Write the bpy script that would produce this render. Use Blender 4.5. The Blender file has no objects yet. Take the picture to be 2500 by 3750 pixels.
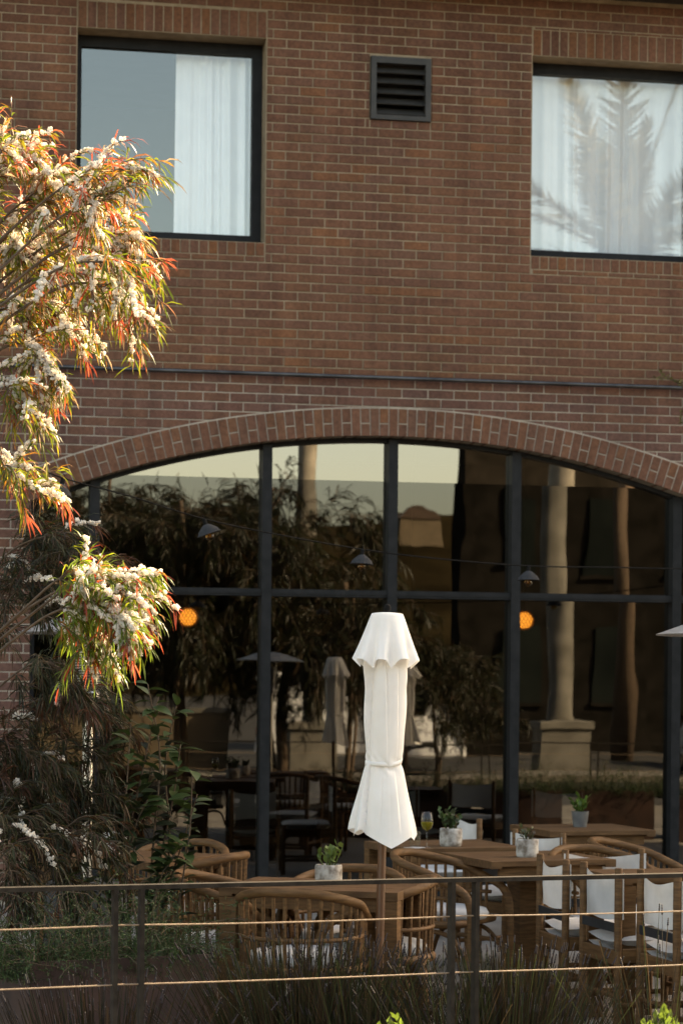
import bpy, math, random
import numpy as np
from mathutils import Vector, Matrix

# ------------------------------------------------------------------ camera, sky, sun, exposure
scene = bpy.context.scene
R = math.radians
cam_data = bpy.data.cameras.new("camera")
cam = bpy.data.objects.new("camera", cam_data)
scene.collection.objects.link(cam)
scene.camera = cam
cam.location = (-3.2524, -17.7037, 1.68)
YAW, ROLL = R(10.41), R(0.546)
_f = Vector((math.sin(YAW), math.cos(YAW), 0)); _r = Vector((math.cos(YAW), -math.sin(YAW), 0)); _u = Vector((0, 0, 1))
_rr = _r*math.cos(ROLL) + _u*math.sin(ROLL); _uu = _u*math.cos(ROLL) - _r*math.sin(ROLL)
cam.rotation_euler = Matrix((_rr, _uu, -_f)).transposed().to_euler()
cam_data.sensor_width = 36
cam_data.lens = 81.55
cam_data.shift_y = 0.1696
cam_data.clip_start = 0.1
cam_data.clip_end = 3000
cam_data.dof.use_dof = True
cam_data.dof.focus_distance = 9.9
cam_data.dof.aperture_fstop = 5.0

SUN = Vector((0.70, 0.43, 0.56)).normalized()        # towards the sun: behind the building, to the right
world = bpy.data.worlds.new("World"); scene.world = world; world.use_nodes = True
wn = world.node_tree; wn.nodes.clear()
sky = wn.nodes.new("ShaderNodeTexSky"); sky.sky_type = 'NISHITA'; sky.sun_disc = False
sky.sun_elevation = math.asin(SUN.z)
sky.sun_rotation = math.atan2(SUN.x, SUN.y)
sky.air_density = 1.0; sky.dust_density = 2.5; sky.ozone_density = 1.0
bg = wn.nodes.new("ShaderNodeBackground"); bg.inputs[1].default_value = 0.12
wo = wn.nodes.new("ShaderNodeOutputWorld")
wn.links.new(sky.outputs[0], bg.inputs[0]); wn.links.new(bg.outputs[0], wo.inputs[0])
sl = bpy.data.lights.new("sun", 'SUN'); sl.energy = 5.0; sl.angle = R(0.53); sl.color = (1.0, 0.93, 0.82)
so = bpy.data.objects.new("sun", sl); scene.collection.objects.link(so)
so.rotation_euler = SUN.to_track_quat('Z', 'Y').to_euler()
scene.view_settings.view_transform = 'Standard'
scene.view_settings.look = 'None'
scene.view_settings.gamma = 1.0
scene.view_settings.exposure = 2.5
scene.view_settings.use_white_balance = True
scene.view_settings.white_balance_temperature = 9600
scene.view_settings.white_balance_tint = 10
scene.cycles.use_denoising = True
scene.cycles.max_bounces = 10
scene.cycles.transparent_max_bounces = 16
scene.cycles.caustics_reflective = False
scene.cycles.caustics_refractive = False

rng = random.Random(7)
nr = np.random.default_rng(11)
COL = scene.collection

# ------------------------------------------------------------------ helpers
class MB:
    def __init__(s): s.v = []; s.f = []; s.c = []
    def quad(s, *p, col=None):
        n = len(s.v); s.v += [tuple(q) for q in p]; s.f.append(tuple(range(n, n+len(p)))); s.c.append(col); return s
    def box(s, x0, x1, y0, y1, z0, z1, ch=0.0, col=None):
        n = len(s.v)
        if ch <= 0:
            s.v += [(x0,y0,z0),(x1,y0,z0),(x1,y1,z0),(x0,y1,z0),(x0,y0,z1),(x1,y0,z1),(x1,y1,z1),(x0,y1,z1)]
            F = [(0,1,5,4),(1,2,6,5),(2,3,7,6),(3,0,4,7),(4,5,6,7),(3,2,1,0)]
        else:                                           # chamfer on all edges along the two long rings
            for (zz, c) in ((z0, ch), (z0+ch, 0), (z1-ch, 0), (z1, ch)):
                s.v += [(x0+c,y0+c,zz),(x1-c,y0+c,zz),(x1-c,y1-c,zz),(x0+c,y1-c,zz)]
            F = [(3,2,1,0),(12,13,14,15)]
            for k in range(3):
                for i in range(4):
                    j = (i+1) % 4; F.append((k*4+i, k*4+j, k*4+4+j, k*4+4+i))
        s.f += [tuple(n+i for i in q) for q in F]; s.c += [col]*len(F); return s
    def obox(s, c, ax, ay, az, hx, hy, hz, col=None):   # oriented box
        n = len(s.v); c = Vector(c)
        for dz in (-1, 1):
            for dx, dy in ((-1,-1),(1,-1),(1,1),(-1,1)):
                s.v.append(tuple(c + ax*(hx*dx) + ay*(hy*dy) + az*(hz*dz)))
        F = [(0,1,5,4),(1,2,6,5),(2,3,7,6),(3,0,4,7),(4,5,6,7),(3,2,1,0)]
        s.f += [tuple(n+i for i in q) for q in F]; s.c += [col]*6; return s
    def tube(s, pts, rad, n=10, cap=True, col=None):
        P = [Vector(p) for p in pts]; m = len(P)
        rads = rad if isinstance(rad, (list, tuple)) else [rad]*m
        T = []
        for i in range(m):
            a = P[max(i-1, 0)]; b = P[min(i+1, m-1)]; d = (b-a)
            T.append(d.normalized() if d.length > 1e-9 else Vector((0,0,1)))
        ref = Vector((0,0,1)) if abs(T[0].z) < .9 else Vector((1,0,0))
        u = T[0].cross(ref).normalized(); base = len(s.v)
        for i in range(m):
            u = (u - T[i]*u.dot(T[i]))
            u = u.normalized() if u.length > 1e-6 else T[i].orthogonal().normalized()
            w = T[i].cross(u)
            for k in range(n):
                a = 2*math.pi*k/n
                s.v.append(tuple(P[i] + (u*math.cos(a) + w*math.sin(a))*rads[i]))
        for i in range(m-1):
            for k in range(n):
                j = (k+1) % n
                s.f.append((base+i*n+k, base+i*n+j, base+(i+1)*n+j, base+(i+1)*n+k)); s.c.append(col)
        if cap:
            s.f.append(tuple(base+k for k in range(n))[::-1]); s.c.append(col)
            s.f.append(tuple(base+(m-1)*n+k for k in range(n))); s.c.append(col)
        return s
    def lathe(s, prof, n=24, c=(0,0,0), cap=True, col=None):
        base = len(s.v)
        for (r, z) in prof:
            for k in range(n):
                a = 2*math.pi*k/n; s.v.append((c[0]+r*math.cos(a), c[1]+r*math.sin(a), c[2]+z))
        for i in range(len(prof)-1):
            for k in range(n):
                j = (k+1) % n
                s.f.append((base+i*n+k, base+i*n+j, base+(i+1)*n+j, base+(i+1)*n+k)); s.c.append(col)
        if cap:
            s.f.append(tuple(base+k for k in range(n))[::-1]); s.c.append(col)
            s.f.append(tuple(base+(len(prof)-1)*n+k for k in range(n))); s.c.append(col)
        return s
    def mesh(s, name, mat, smooth=False):
        me = bpy.data.meshes.new(name)
        me.from_pydata(s.v, [], s.f); me.update()
        if mat is not None: me.materials.append(mat)
        if smooth:
            me.polygons.foreach_set("use_smooth", [True]*len(me.polygons))
            if smooth != 2:
                try: me.set_sharp_from_angle(angle=R(40))
                except Exception: pass
        if any(c is not None for c in s.c):
            at = me.attributes.new("tone", 'FLOAT_COLOR', 'FACE')
            at.data.foreach_set("color", [x for c in s.c for x in ((*(c or (1,1,1)), 1.0))])
        return me
    def build(s, name, mat, parent=None, smooth=False):
        return link(name, s.mesh(name, mat, smooth), parent)

def link(name, data, parent=None, loc=None, rz=None):
    o = bpy.data.objects.new(name, data); COL.objects.link(o)
    if parent is not None: o.parent = parent
    if loc is not None: o.location = loc
    if rz is not None: o.rotation_euler = (0, 0, rz)
    return o
def tag(o, label=None, cat=None, group=None, kind=None):
    if label: o["label"] = label
    if cat: o["category"] = cat
    if group: o["group"] = group
    if kind: o["kind"] = kind
    return o
def thing(name, label, cat, loc=(0,0,0), rz=0.0, group=None):
    return tag(link(name, None, None, loc, rz), label, cat, group)
def copy_tree(o, parent=None):
    c = o.copy(); COL.objects.link(c)
    if parent is not None: c.parent = parent
    for ch in list(o.children): copy_tree(ch, c)
    return c
def arrays(name, V, F, mat, tone=None, parent=None, smooth=False, kind=None):
    """numpy vertices, list of faces, per-face tone"""
    me = bpy.data.meshes.new(name); me.from_pydata([tuple(x) for x in V], [], F); me.update()
    me.materials.append(mat)
    if tone is not None:
        at = me.attributes.new("tone", 'FLOAT_COLOR', 'FACE')
        t = np.ones((len(F), 4), np.float32); t[:, :3] = tone; at.data.foreach_set("color", t.ravel())
    if smooth: me.polygons.foreach_set("use_smooth", [True]*len(me.polygons))
    o = link(name, me, parent)
    if kind: o["kind"] = kind
    return o
def catmull(P, n):
    P = [Vector(p) for p in P]
    P = [P[0]*2-P[1]] + P + [P[-1]*2-P[-2]]
    out = []; m = len(P)-3
    for i in range(n+1):
        t = i/n*m; k = min(int(t), m-1); t -= k
        a, b, c, d = P[k:k+4]
        out.append(0.5*((2*b) + (c-a)*t + (2*a-5*b+4*c-d)*t*t + (3*b-a-3*c+d)*t**3))
    return out

# ------------------------------------------------------------------ materials
def new_mat(name):
    m = bpy.data.materials.new(name); m.use_nodes = True
    nt = m.node_tree; b = nt.nodes["Principled BSDF"]
    return m, nt, b
def noise_mix(nt, c1, c2, scale, detail=5, coord='Object', stretch=(1,1,1), lo=.35, hi=.65):
    tc = nt.nodes.new("ShaderNodeTexCoord"); mp = nt.nodes.new("ShaderNodeMapping")
    mp.inputs['Scale'].default_value = stretch
    nz = nt.nodes.new("ShaderNodeTexNoise"); nz.inputs['Scale'].default_value = scale; nz.inputs['Detail'].default_value = detail
    cr = nt.nodes.new("ShaderNodeValToRGB")
    cr.color_ramp.elements[0].position = lo; cr.color_ramp.elements[1].position = hi
    cr.color_ramp.elements[0].color = (*c1, 1); cr.color_ramp.elements[1].color = (*c2, 1)
    nt.links.new(tc.outputs[coord], mp.inputs[0]); nt.links.new(mp.outputs[0], nz.inputs[0]); nt.links.new(nz.outputs[0], cr.inputs[0])
    return cr, nz
def bump(nt, b, src, strength=.2, dist=.002):
    bp = nt.nodes.new("ShaderNodeBump"); bp.inputs['Strength'].default_value = strength; bp.inputs['Distance'].default_value = dist
    nt.links.new(src, bp.inputs['Height']); nt.links.new(bp.outputs[0], b.inputs['Normal'])
def mat_noise(name, c1, c2, scale=8, rough=.7, metal=0, bs=.2, bd=.002, stretch=(1,1,1), lo=.35, hi=.65, coord='Object', spec=.5):
    m, nt, b = new_mat(name)
    cr, nz = noise_mix(nt, c1, c2, scale, 6, coord, stretch, lo, hi)
    nt.links.new(cr.outputs[0], b.inputs['Base Color'])
    b.inputs['Roughness'].default_value = rough; b.inputs['Metallic'].default_value = metal
    b.inputs['Specular IOR Level'].default_value = spec
    if bs: bump(nt, b, nz.outputs[0], bs, bd)
    return m
def pos_noise(nt, scale, c1, c2, lo=.3, hi=.7, stretch=(1,1,1), detail=6):
    g = nt.nodes.new("ShaderNodeNewGeometry"); mp = nt.nodes.new("ShaderNodeMapping"); mp.inputs['Scale'].default_value = stretch
    nz = nt.nodes.new("ShaderNodeTexNoise"); nz.inputs['Scale'].default_value = scale; nz.inputs['Detail'].default_value = detail
    cr = nt.nodes.new("ShaderNodeValToRGB"); e = cr.color_ramp.elements
    e[0].position = lo; e[1].position = hi; e[0].color = (*c1, 1); e[1].color = (*c2, 1)
    nt.links.new(g.outputs['Position'], mp.inputs[0]); nt.links.new(mp.outputs[0], nz.inputs[0]); nt.links.new(nz.outputs[0], cr.inputs[0])
    return cr, nz
def mul(nt, a, b):
    mx = nt.nodes.new("ShaderNodeMixRGB"); mx.blend_type = 'MULTIPLY'; mx.inputs[0].default_value = 1
    nt.links.new(a, mx.inputs[1]); nt.links.new(b, mx.inputs[2]); return mx.outputs[0]
def mat_brick():
    """each brick's own tone, fine mottling, slow staining and rain streaks over the whole wall"""
    m, nt, b = new_mat("brick")
    at = nt.nodes.new("ShaderNodeAttribute"); at.attribute_name = "tone"
    c1, n1 = pos_noise(nt, 34, (.74,)*3, (1.16,)*3)
    c2, n2 = pos_noise(nt, 1.1, (.80,.82,.86), (1.10,1.08,1.05), .32, .68)
    c3, n3 = pos_noise(nt, 5, (.78,.78,.79), (1.06,)*3, .34, .62, (1.6,1.6,.14))
    c4, n4 = pos_noise(nt, 160, (.86,)*3, (1.12,)*3, .35, .65)
    o = mul(nt, mul(nt, mul(nt, mul(nt, at.outputs['Color'], c1.outputs[0]), c2.outputs[0]), c3.outputs[0]), c4.outputs[0])
    nt.links.new(o, b.inputs['Base Color']); b.inputs['Roughness'].default_value = .92; b.inputs['Specular IOR Level'].default_value = .2
    bump(nt, b, n1.outputs[0], .7, .005)
    return m
def mat_mortar():
    m, nt, b = new_mat("mortar")
    c1, n1 = pos_noise(nt, 14, (.25,.185,.12), (.35,.265,.18), .3, .7)
    c1b, _ = pos_noise(nt, 14, (.31,.255,.20), (.43,.36,.29), .3, .7)
    g = nt.nodes.new("ShaderNodeNewGeometry"); sp = nt.nodes.new("ShaderNodeSeparateXYZ"); nt.links.new(g.outputs['Position'], sp.inputs[0])
    mr = nt.nodes.new("ShaderNodeMapRange"); mr.inputs[1].default_value = 4.02; mr.inputs[2].default_value = 4.10   # paler below the rod
    nt.links.new(sp.outputs[2], mr.inputs[0])
    mx = nt.nodes.new("ShaderNodeMixRGB"); nt.links.new(mr.outputs[0], mx.inputs[0]); nt.links.new(c1b.outputs[0], mx.inputs[1]); nt.links.new(c1.outputs[0], mx.inputs[2])
    c2, _ = pos_noise(nt, 1.6, (.72,)*3, (1.08,)*3, .34, .64)
    nt.links.new(mul(nt, mx.outputs[0], c2.outputs[0]), b.inputs['Base Color'])
    b.inputs['Roughness'].default_value = .95; b.inputs['Specular IOR Level'].default_value = .2
    bump(nt, b, n1.outputs[0], .6, .004)
    return m
def mat_leaf(name, trans=.45, rough=.45, gain=1.0):
    m, nt, b = new_mat(name)
    at = nt.nodes.new("ShaderNodeAttribute"); at.attribute_name = "tone"
    b.inputs['Roughness'].default_value = rough; b.inputs['Specular IOR Level'].default_value = .35
    nt.links.new(at.outputs['Color'], b.inputs['Base Color'])
    tr = nt.nodes.new("ShaderNodeBsdfTranslucent"); nt.links.new(at.outputs['Color'], tr.inputs[0])
    mx = nt.nodes.new("ShaderNodeMixShader"); mx.inputs[0].default_value = trans
    out = nt.nodes["Material Output"]
    nt.links.new(b.outputs[0], mx.inputs[1]); nt.links.new(tr.outputs[0], mx.inputs[2]); nt.links.new(mx.outputs[0], out.inputs[0])
    return m
def mat_glass(name, ior, tint=(.9,.92,.9), refl=(1,1,1), wob=.012, wscale=1.3):
    m, nt, b = new_mat(name); nt.nodes.remove(b)
    tr = nt.nodes.new("ShaderNodeBsdfTransparent"); tr.inputs[0].default_value = (*tint, 1)
    gl = nt.nodes.new("ShaderNodeBsdfGlossy"); gl.inputs['Roughness'].default_value = 0.0; gl.inputs[0].default_value = (*refl, 1)
    r0 = ((ior-1)/(ior+1))**2            # Schlick, the same from both sides of the sheet
    lw = nt.nodes.new("ShaderNodeLayerWeight"); lw.inputs[0].default_value = .5
    pw = nt.nodes.new("ShaderNodeMath"); pw.operation = 'POWER'; pw.inputs[1].default_value = 5
    fr = nt.nodes.new("ShaderNodeMath"); fr.operation = 'MULTIPLY_ADD'; fr.inputs[1].default_value = 1-r0; fr.inputs[2].default_value = r0
    nt.links.new(lw.outputs['Facing'], pw.inputs[0]); nt.links.new(pw.outputs[0], fr.inputs[0])
    mx = nt.nodes.new("ShaderNodeMixShader"); out = nt.nodes["Material Output"]
    tc = nt.nodes.new("ShaderNodeTexCoord"); mp = nt.nodes.new("ShaderNodeMapping"); mp.inputs['Scale'].default_value = (1.6, 1, .5)
    nz = nt.nodes.new("ShaderNodeTexNoise"); nz.inputs['Scale'].default_value = wscale; nz.inputs['Detail'].default_value = 1.5
    bp = nt.nodes.new("ShaderNodeBump"); bp.inputs['Strength'].default_value = 1.0; bp.inputs['Distance'].default_value = wob
    nt.links.new(tc.outputs['Object'], mp.inputs[0]); nt.links.new(mp.outputs[0], nz.inputs[0]); nt.links.new(nz.outputs[0], bp.inputs['Height'])
    nt.links.new(bp.outputs[0], gl.inputs['Normal'])
    nt.links.new(fr.outputs[0], mx.inputs[0]); nt.links.new(tr.outputs[0], mx.inputs[1]); nt.links.new(gl.outputs[0], mx.inputs[2])
    nt.links.new(mx.outputs[0], out.inputs[0])
    return m
def mat_clear(name, col=(.96,.97,.96), ior=1.45):
    """thin drinking glass"""
    m, nt, b = new_mat(name); nt.nodes.remove(b)
    tr = nt.nodes.new("ShaderNodeBsdfTransparent"); tr.inputs[0].default_value = (*col, 1)
    gl = nt.nodes.new("ShaderNodeBsdfGlossy"); gl.inputs['Roughness'].default_value = 0.02
    r0 = ((ior-1)/(ior+1))**2
    lw = nt.nodes.new("ShaderNodeLayerWeight"); lw.inputs[0].default_value = .5
    pw = nt.nodes.new("ShaderNodeMath"); pw.operation = 'POWER'; pw.inputs[1].default_value = 4
    fr = nt.nodes.new("ShaderNodeMath"); fr.operation = 'MULTIPLY_ADD'; fr.inputs[1].default_value = .8-r0; fr.inputs[2].default_value = r0
    nt.links.new(lw.outputs['Facing'], pw.inputs[0]); nt.links.new(pw.outputs[0], fr.inputs[0])
    mx = nt.nodes.new("ShaderNodeMixShader"); out = nt.nodes["Material Output"]
    nt.links.new(fr.outputs[0], mx.inputs[0]); nt.links.new(tr.outputs[0], mx.inputs[1]); nt.links.new(gl.outputs[0], mx.inputs[2])
    nt.links.new(mx.outputs[0], out.inputs[0])
    return m
def mat_emit(name, col, strength):
    m, nt, b = new_mat(name)
    b.inputs['Base Color'].default_value = (*col, 1); b.inputs['Emission Color'].default_value = (*col, 1); b.inputs['Emission Strength'].default_value = strength
    return m
def mat_cloth(name, c1, c2, trans=.15, wscale=900):
    m, nt, b = new_mat(name)
    cr, nz = noise_mix(nt, c1, c2, 6, 5)
    nt.links.new(cr.outputs[0], b.inputs['Base Color']); b.inputs['Roughness'].default_value = .95; b.inputs['Specular IOR Level'].default_value = .1
    n2 = nt.nodes.new("ShaderNodeTexNoise"); n2.inputs['Scale'].default_value = 28; n2.inputs['Detail'].default_value = 6
    tc = nt.nodes.new("ShaderNodeTexCoord"); nt.links.new(tc.outputs['Object'], n2.inputs[0])
    bump(nt, b, n2.outputs[0], .25, .004)
    tr = nt.nodes.new("ShaderNodeBsdfTranslucent"); nt.links.new(cr.outputs[0], tr.inputs[0])
    mx = nt.nodes.new("ShaderNodeMixShader"); mx.inputs[0].default_value = trans
    out = nt.nodes["Material Output"]
    nt.links.new(b.outputs[0], mx.inputs[1]); nt.links.new(tr.outputs[0], mx.inputs[2]); nt.links.new(mx.outputs[0], out.inputs[0])
    return m

M = {}
M['brick'] = mat_brick()
M['mortar'] = mat_mortar()
M['frame'] = mat_noise("dark_frame", (.011,.0115,.012), (.018,.018,.0185), 14, .55, bs=.05, spec=.15)
M['vent'] = mat_noise("vent_paint", (.022,.02,.017), (.036,.032,.028), 10, .6, bs=.1)
M['soffit'] = mat_noise("soffit", (.022,.016,.012), (.035,.026,.019), 5, .8)
M['rod'] = mat_noise("rod_metal", (.05,.05,.052), (.12,.12,.12), 6, .32, metal=.9, bs=.05)
M['glass_up'] = mat_glass("upper_glass", 2.3, (.98,1,1), (.93,1,.98), .0002)
M['glass'] = mat_glass("shop_glass", 1.95, (.27,.27,.25), (1,.98,.93), .0013)
M['glass_top'] = mat_glass("top_glass", 3.1, (.27,.27,.25), (1,.93,.84), .0013)
M['wood'] = mat_noise("teak", (.088,.041,.0145), (.165,.081,.032), 9, .62, bs=.25, bd=.002, stretch=(1.2,1.2,9), spec=.22)
M['wood_top'] = mat_noise("teak_top", (.075,.036,.0145), (.138,.070,.030), 7, .65, bs=.25, bd=.0015, stretch=(1,14,6), spec=.2)
M['pole'] = mat_noise("pole_wood", (.075,.027,.01), (.13,.05,.017), 9, .45, bs=.1, stretch=(1,1,.1))
M['canvas'] = mat_cloth("white_canvas", (.50,.48,.455), (.60,.58,.555), .12)
M['umbrella'] = mat_cloth("umbrella_cloth", (.885,.86,.815), (.95,.93,.90), .24)
M['curtain'] = mat_cloth("curtain_cloth", (.90,.91,.92), (.95,.96,.96), .10)
M['black'] = mat_noise("black_strap", (.008,.008,.009), (.016,.016,.017), 20, .7)
M['rail'] = mat_noise("rail_metal", (.016,.013,.011), (.03,.025,.02), 25, .85, metal=0, spec=.12, bs=.2)
M['rope'] = mat_noise("rope_fibre", (.22,.15,.10), (.34,.245,.165), 60, .8, bs=.4, stretch=(1,1,1))
M['lamp_metal'] = mat_noise("lamp_metal", (.02,.02,.021), (.036,.036,.037), 12, .75, spec=.2)
M['cable'] = mat_noise("cable_rubber", (.005,.005,.005), (.01,.0095,.009), 20, .8, spec=.1)
M['bulb'] = mat_clear("bulb_glass", (.95,.75,.45))
M['steel'] = mat_noise("brushed_steel", (.5,.5,.5), (.65,.64,.62), 10, .28, metal=1.0, bs=.05)
M['steel_dome'] = mat_noise("dome_metal", (.30,.29,.28), (.38,.37,.36), 10, .5, metal=.6, bs=.05)
M['corten'] = mat_noise("corten", (.032,.015,.011), (.065,.03,.02), 6, .85, bs=.3)
M['soil'] = mat_noise("soil", (.02,.014,.01), (.05,.035,.025), 30, .95, bs=.8, bd=.01)
M['leaf'] = mat_leaf("tree_leaf", .5)
M['leaf_dark'] = mat_leaf("shrub_leaf", .2, .55)
M['twig'] = mat_noise("twig_bark", (.055,.034,.02), (.11,.07,.042), 25, .85, bs=.4)
M['petal'] = mat_leaf("petal", .5, .9)
M['pot'] = mat_noise("peeling_pot", (.17,.135,.105), (.50,.46,.41), 26, .85, bs=.5, bd=.003, lo=.36, hi=.62)
M['pot_grey'] = mat_noise("grey_pot", (.10,.10,.10), (.16,.16,.155), 18, .8, bs=.3)
M['clear'] = mat_clear("drinking_glass")
M['wine'] = mat_cloth("white_wine", (.36,.30,.045), (.42,.36,.06), .6)
M['patio'] = mat_noise("patio_stone", (.12,.105,.09), (.18,.16,.14), 3, .8, bs=.2)
M['asphalt'] = mat_noise("asphalt", (.035,.033,.031), (.055,.052,.048), 4, .9, bs=.4, spec=.15)
M['paving'] = mat_noise("paving", (.11,.095,.078), (.16,.14,.115), 2, .9, bs=.2)
M['concrete'] = mat_noise("column_concrete", (.075,.068,.054), (.15,.138,.115), 2.2, .85, bs=.3)
M['dark_clad'] = mat_noise("dark_cladding", (.009,.008,.0065), (.017,.0145,.012), 2, .8, spec=0)
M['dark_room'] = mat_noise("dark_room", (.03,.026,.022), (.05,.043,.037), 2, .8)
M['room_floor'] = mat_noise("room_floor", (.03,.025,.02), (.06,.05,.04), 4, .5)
M['upper_room'] = mat_noise("upper_room", (.16,.16,.16), (.20,.20,.20), 2, .9)
M['hill'] = mat_noise("hill_scrub", (.012,.009,.005), (.03,.022,.011), .08, .95, bs=0, spec=0)
M['stucco'] = mat_noise("stucco", (.10,.072,.042), (.15,.11,.068), 1, .9)
M['tile'] = mat_noise("roof_tile", (.05,.03,.02), (.075,.045,.03), 2, .9)
M['car'] = mat_noise("car_paint", (.72,.72,.72), (.75,.75,.75), 1, .25, bs=0)
M['tyre'] = mat_noise("tyre", (.015,.015,.015), (.025,.025,.025), 10, .9)
M['car_glass'] = mat_noise("car_glass", (.01,.012,.014), (.015,.017,.02), 1, .08, bs=0)
M['dull_glass'] = mat_noise("dull_glass", (.004,.006,.0055), (.011,.014,.012), .6, .6, bs=0, spec=.03)
M['tail'] = mat_noise("tail_light", (.5,.02,.015), (.6,.03,.02), 4, .3, bs=0)
M['glow'] = mat_emit("lamp_glow", (1.0,.40,.07), .85)
M['rattan'] = mat_noise("rattan", (.30,.16,.06), (.42,.24,.10), 30, .7)

# ------------------------------------------------------------------ the setting
SH = 0.0
g = MB(); g.quad((-900,-900,-.12),(900,-900,-.12),(900,900,-.12),(-900,900,-.12))
tag(g.build("ground", M['asphalt']), kind="structure", label="dark asphalt street surface in front of the terrace")
p = MB(); p.box(-12, 14, -10.9, 0.2, -.25, 0.0)
tag(p.build("patio", M['patio']), kind="structure", label="grey stone terrace floor under the tables")
p = MB(); p.box(-40, 60, -25.4, -23.2, -.2, .0)
tag(p.build("pavement", M['paving']), kind="structure", label="pale pavement across the street")
p = MB(); p.box(-40, 60, -13.4, -10.9, -.2, -.004)
tag(p.build("pavement", M['paving']), kind="structure", label="pale pavement along the terrace rail")

# ------------------------------------------------------------------ brick building
BX, BZ = 0.2075, 0.0722                 # brick module
Z0 = 4.5042 - BZ*62                     # a bed joint
J = 0.0095                              # joint width
AC, AR, AT = (0.3898, -3.5338), 7.1606, 0.212       # arch centre, intrados radius, ring thickness
AXL, AXR = -2.40, 3.18
WINS = [(-2.083, -.634, 5.09, 6.667), (1.482, 2.931, 5.08, 6.66)]
VENT = (.182, .664, 6.084, 6.577)
WX0, WX1, WZT = -4.2, 4.9, 7.10
def arch_z(x): return AC[1] + math.sqrt(AR*AR - (x-AC[0])**2)

building = thing("brick_building", "red brown brick building with broad arched shopfront window and two upper windows", "building")

# wall backing (the mortar): boxes round the openings, the arch cut as strips
wb = MB(); YB0, YB1 = 0.006, 0.30
def vstrip(x0, x1, z0, z1): wb.box(x0, x1, YB0, YB1, z0, z1)
ztop_arch = AC[1] + AR + .02
vstrip(-12, AXL, -.2, 7.3); vstrip(AXR, 14, -.2, 7.3)
n = 60
for i in range(n):
    xa = AXL + (AXR-AXL)*i/n; xb = AXL + (AXR-AXL)*(i+1)/n
    za, zb = arch_z(xa), arch_z(xb)
    wb.quad((xa,YB0,za),(xb,YB0,zb),(xb,YB0,ztop_arch),(xa,YB0,ztop_arch))
    wb.quad((xa,YB0,za),(xa,YB1,za),(xb,YB1,zb),(xb,YB0,zb))
    wb.quad((xa,YB1,za),(xa,YB1,ztop_arch),(xb,YB1,ztop_arch),(xb,YB1,zb))
vstrip(AXL, AXR, ztop_arch, 5.08)
xs = [AXL, WINS[0][0], WINS[0][1], WINS[1][0], WINS[1][1], AXR]
vstrip(xs[0], xs[1], 5.08, 7.3); vstrip(xs[2], VENT[0], 5.08, 7.3); vstrip(VENT[1], xs[3], 5.08, 7.3); vstrip(VENT[0], VENT[1], 5.08, VENT[2]); vstrip(VENT[0], VENT[1], VENT[3], 7.3); vstrip(xs[4], xs[5], 5.08, 7.3)
for w in WINS:
    vstrip(w[0], w[1], w[3], 7.3)
vstrip(WINS[0][0], WINS[0][1], 5.08, 5.09)
wall = wb.build("wall", M['mortar'], building)
wall["label"] = "brown brick facade with pale mortar joints"

TONES = [(.205,.100,.066),(.185,.088,.062),(.225,.112,.064),(.165,.085,.068),(.190,.110,.085),(.240,.115,.058),
         (.150,.072,.054),(.200,.105,.078),(.175,.100,.082),(.215,.098,.056),(.160,.095,.075),(.195,.092,.060)]
RARE = [(.30,.125,.05),(.115,.06,.045),(.27,.12,.055),(.13,.055,.045)]
def tone(low=False):
    t = rng.choice(RARE) if rng.random() < (.02 if low else .07) else rng.choice(TONES)
    k = rng.uniform(.95, 1.05); a = (.186,.104,.084) if low else (.202,.103,.072); s = .34   # pull towards the mean: a quiet wall
    return tuple((a[i]+(c-a[i])*s)*k*((.80,.72,.68) if low else (.84,.755,.665))[i] for i, c in enumerate(t))
bricks = []                              # (x0,x1,z0,z1,depth)
def overlap(a0, a1, b0, b1): return a0 < b1-1e-4 and a1 > b0+1e-4
row = 0; z = Z0
holes = []
for w in WINS:
    holes.append((w[0]-.004, w[1]+.004, w[2]-.108, w[3]+.206, w))
holes.append((VENT[0], VENT[1], VENT[2], VENT[3]+.014, None))
RO = AR + AT + .008
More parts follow.
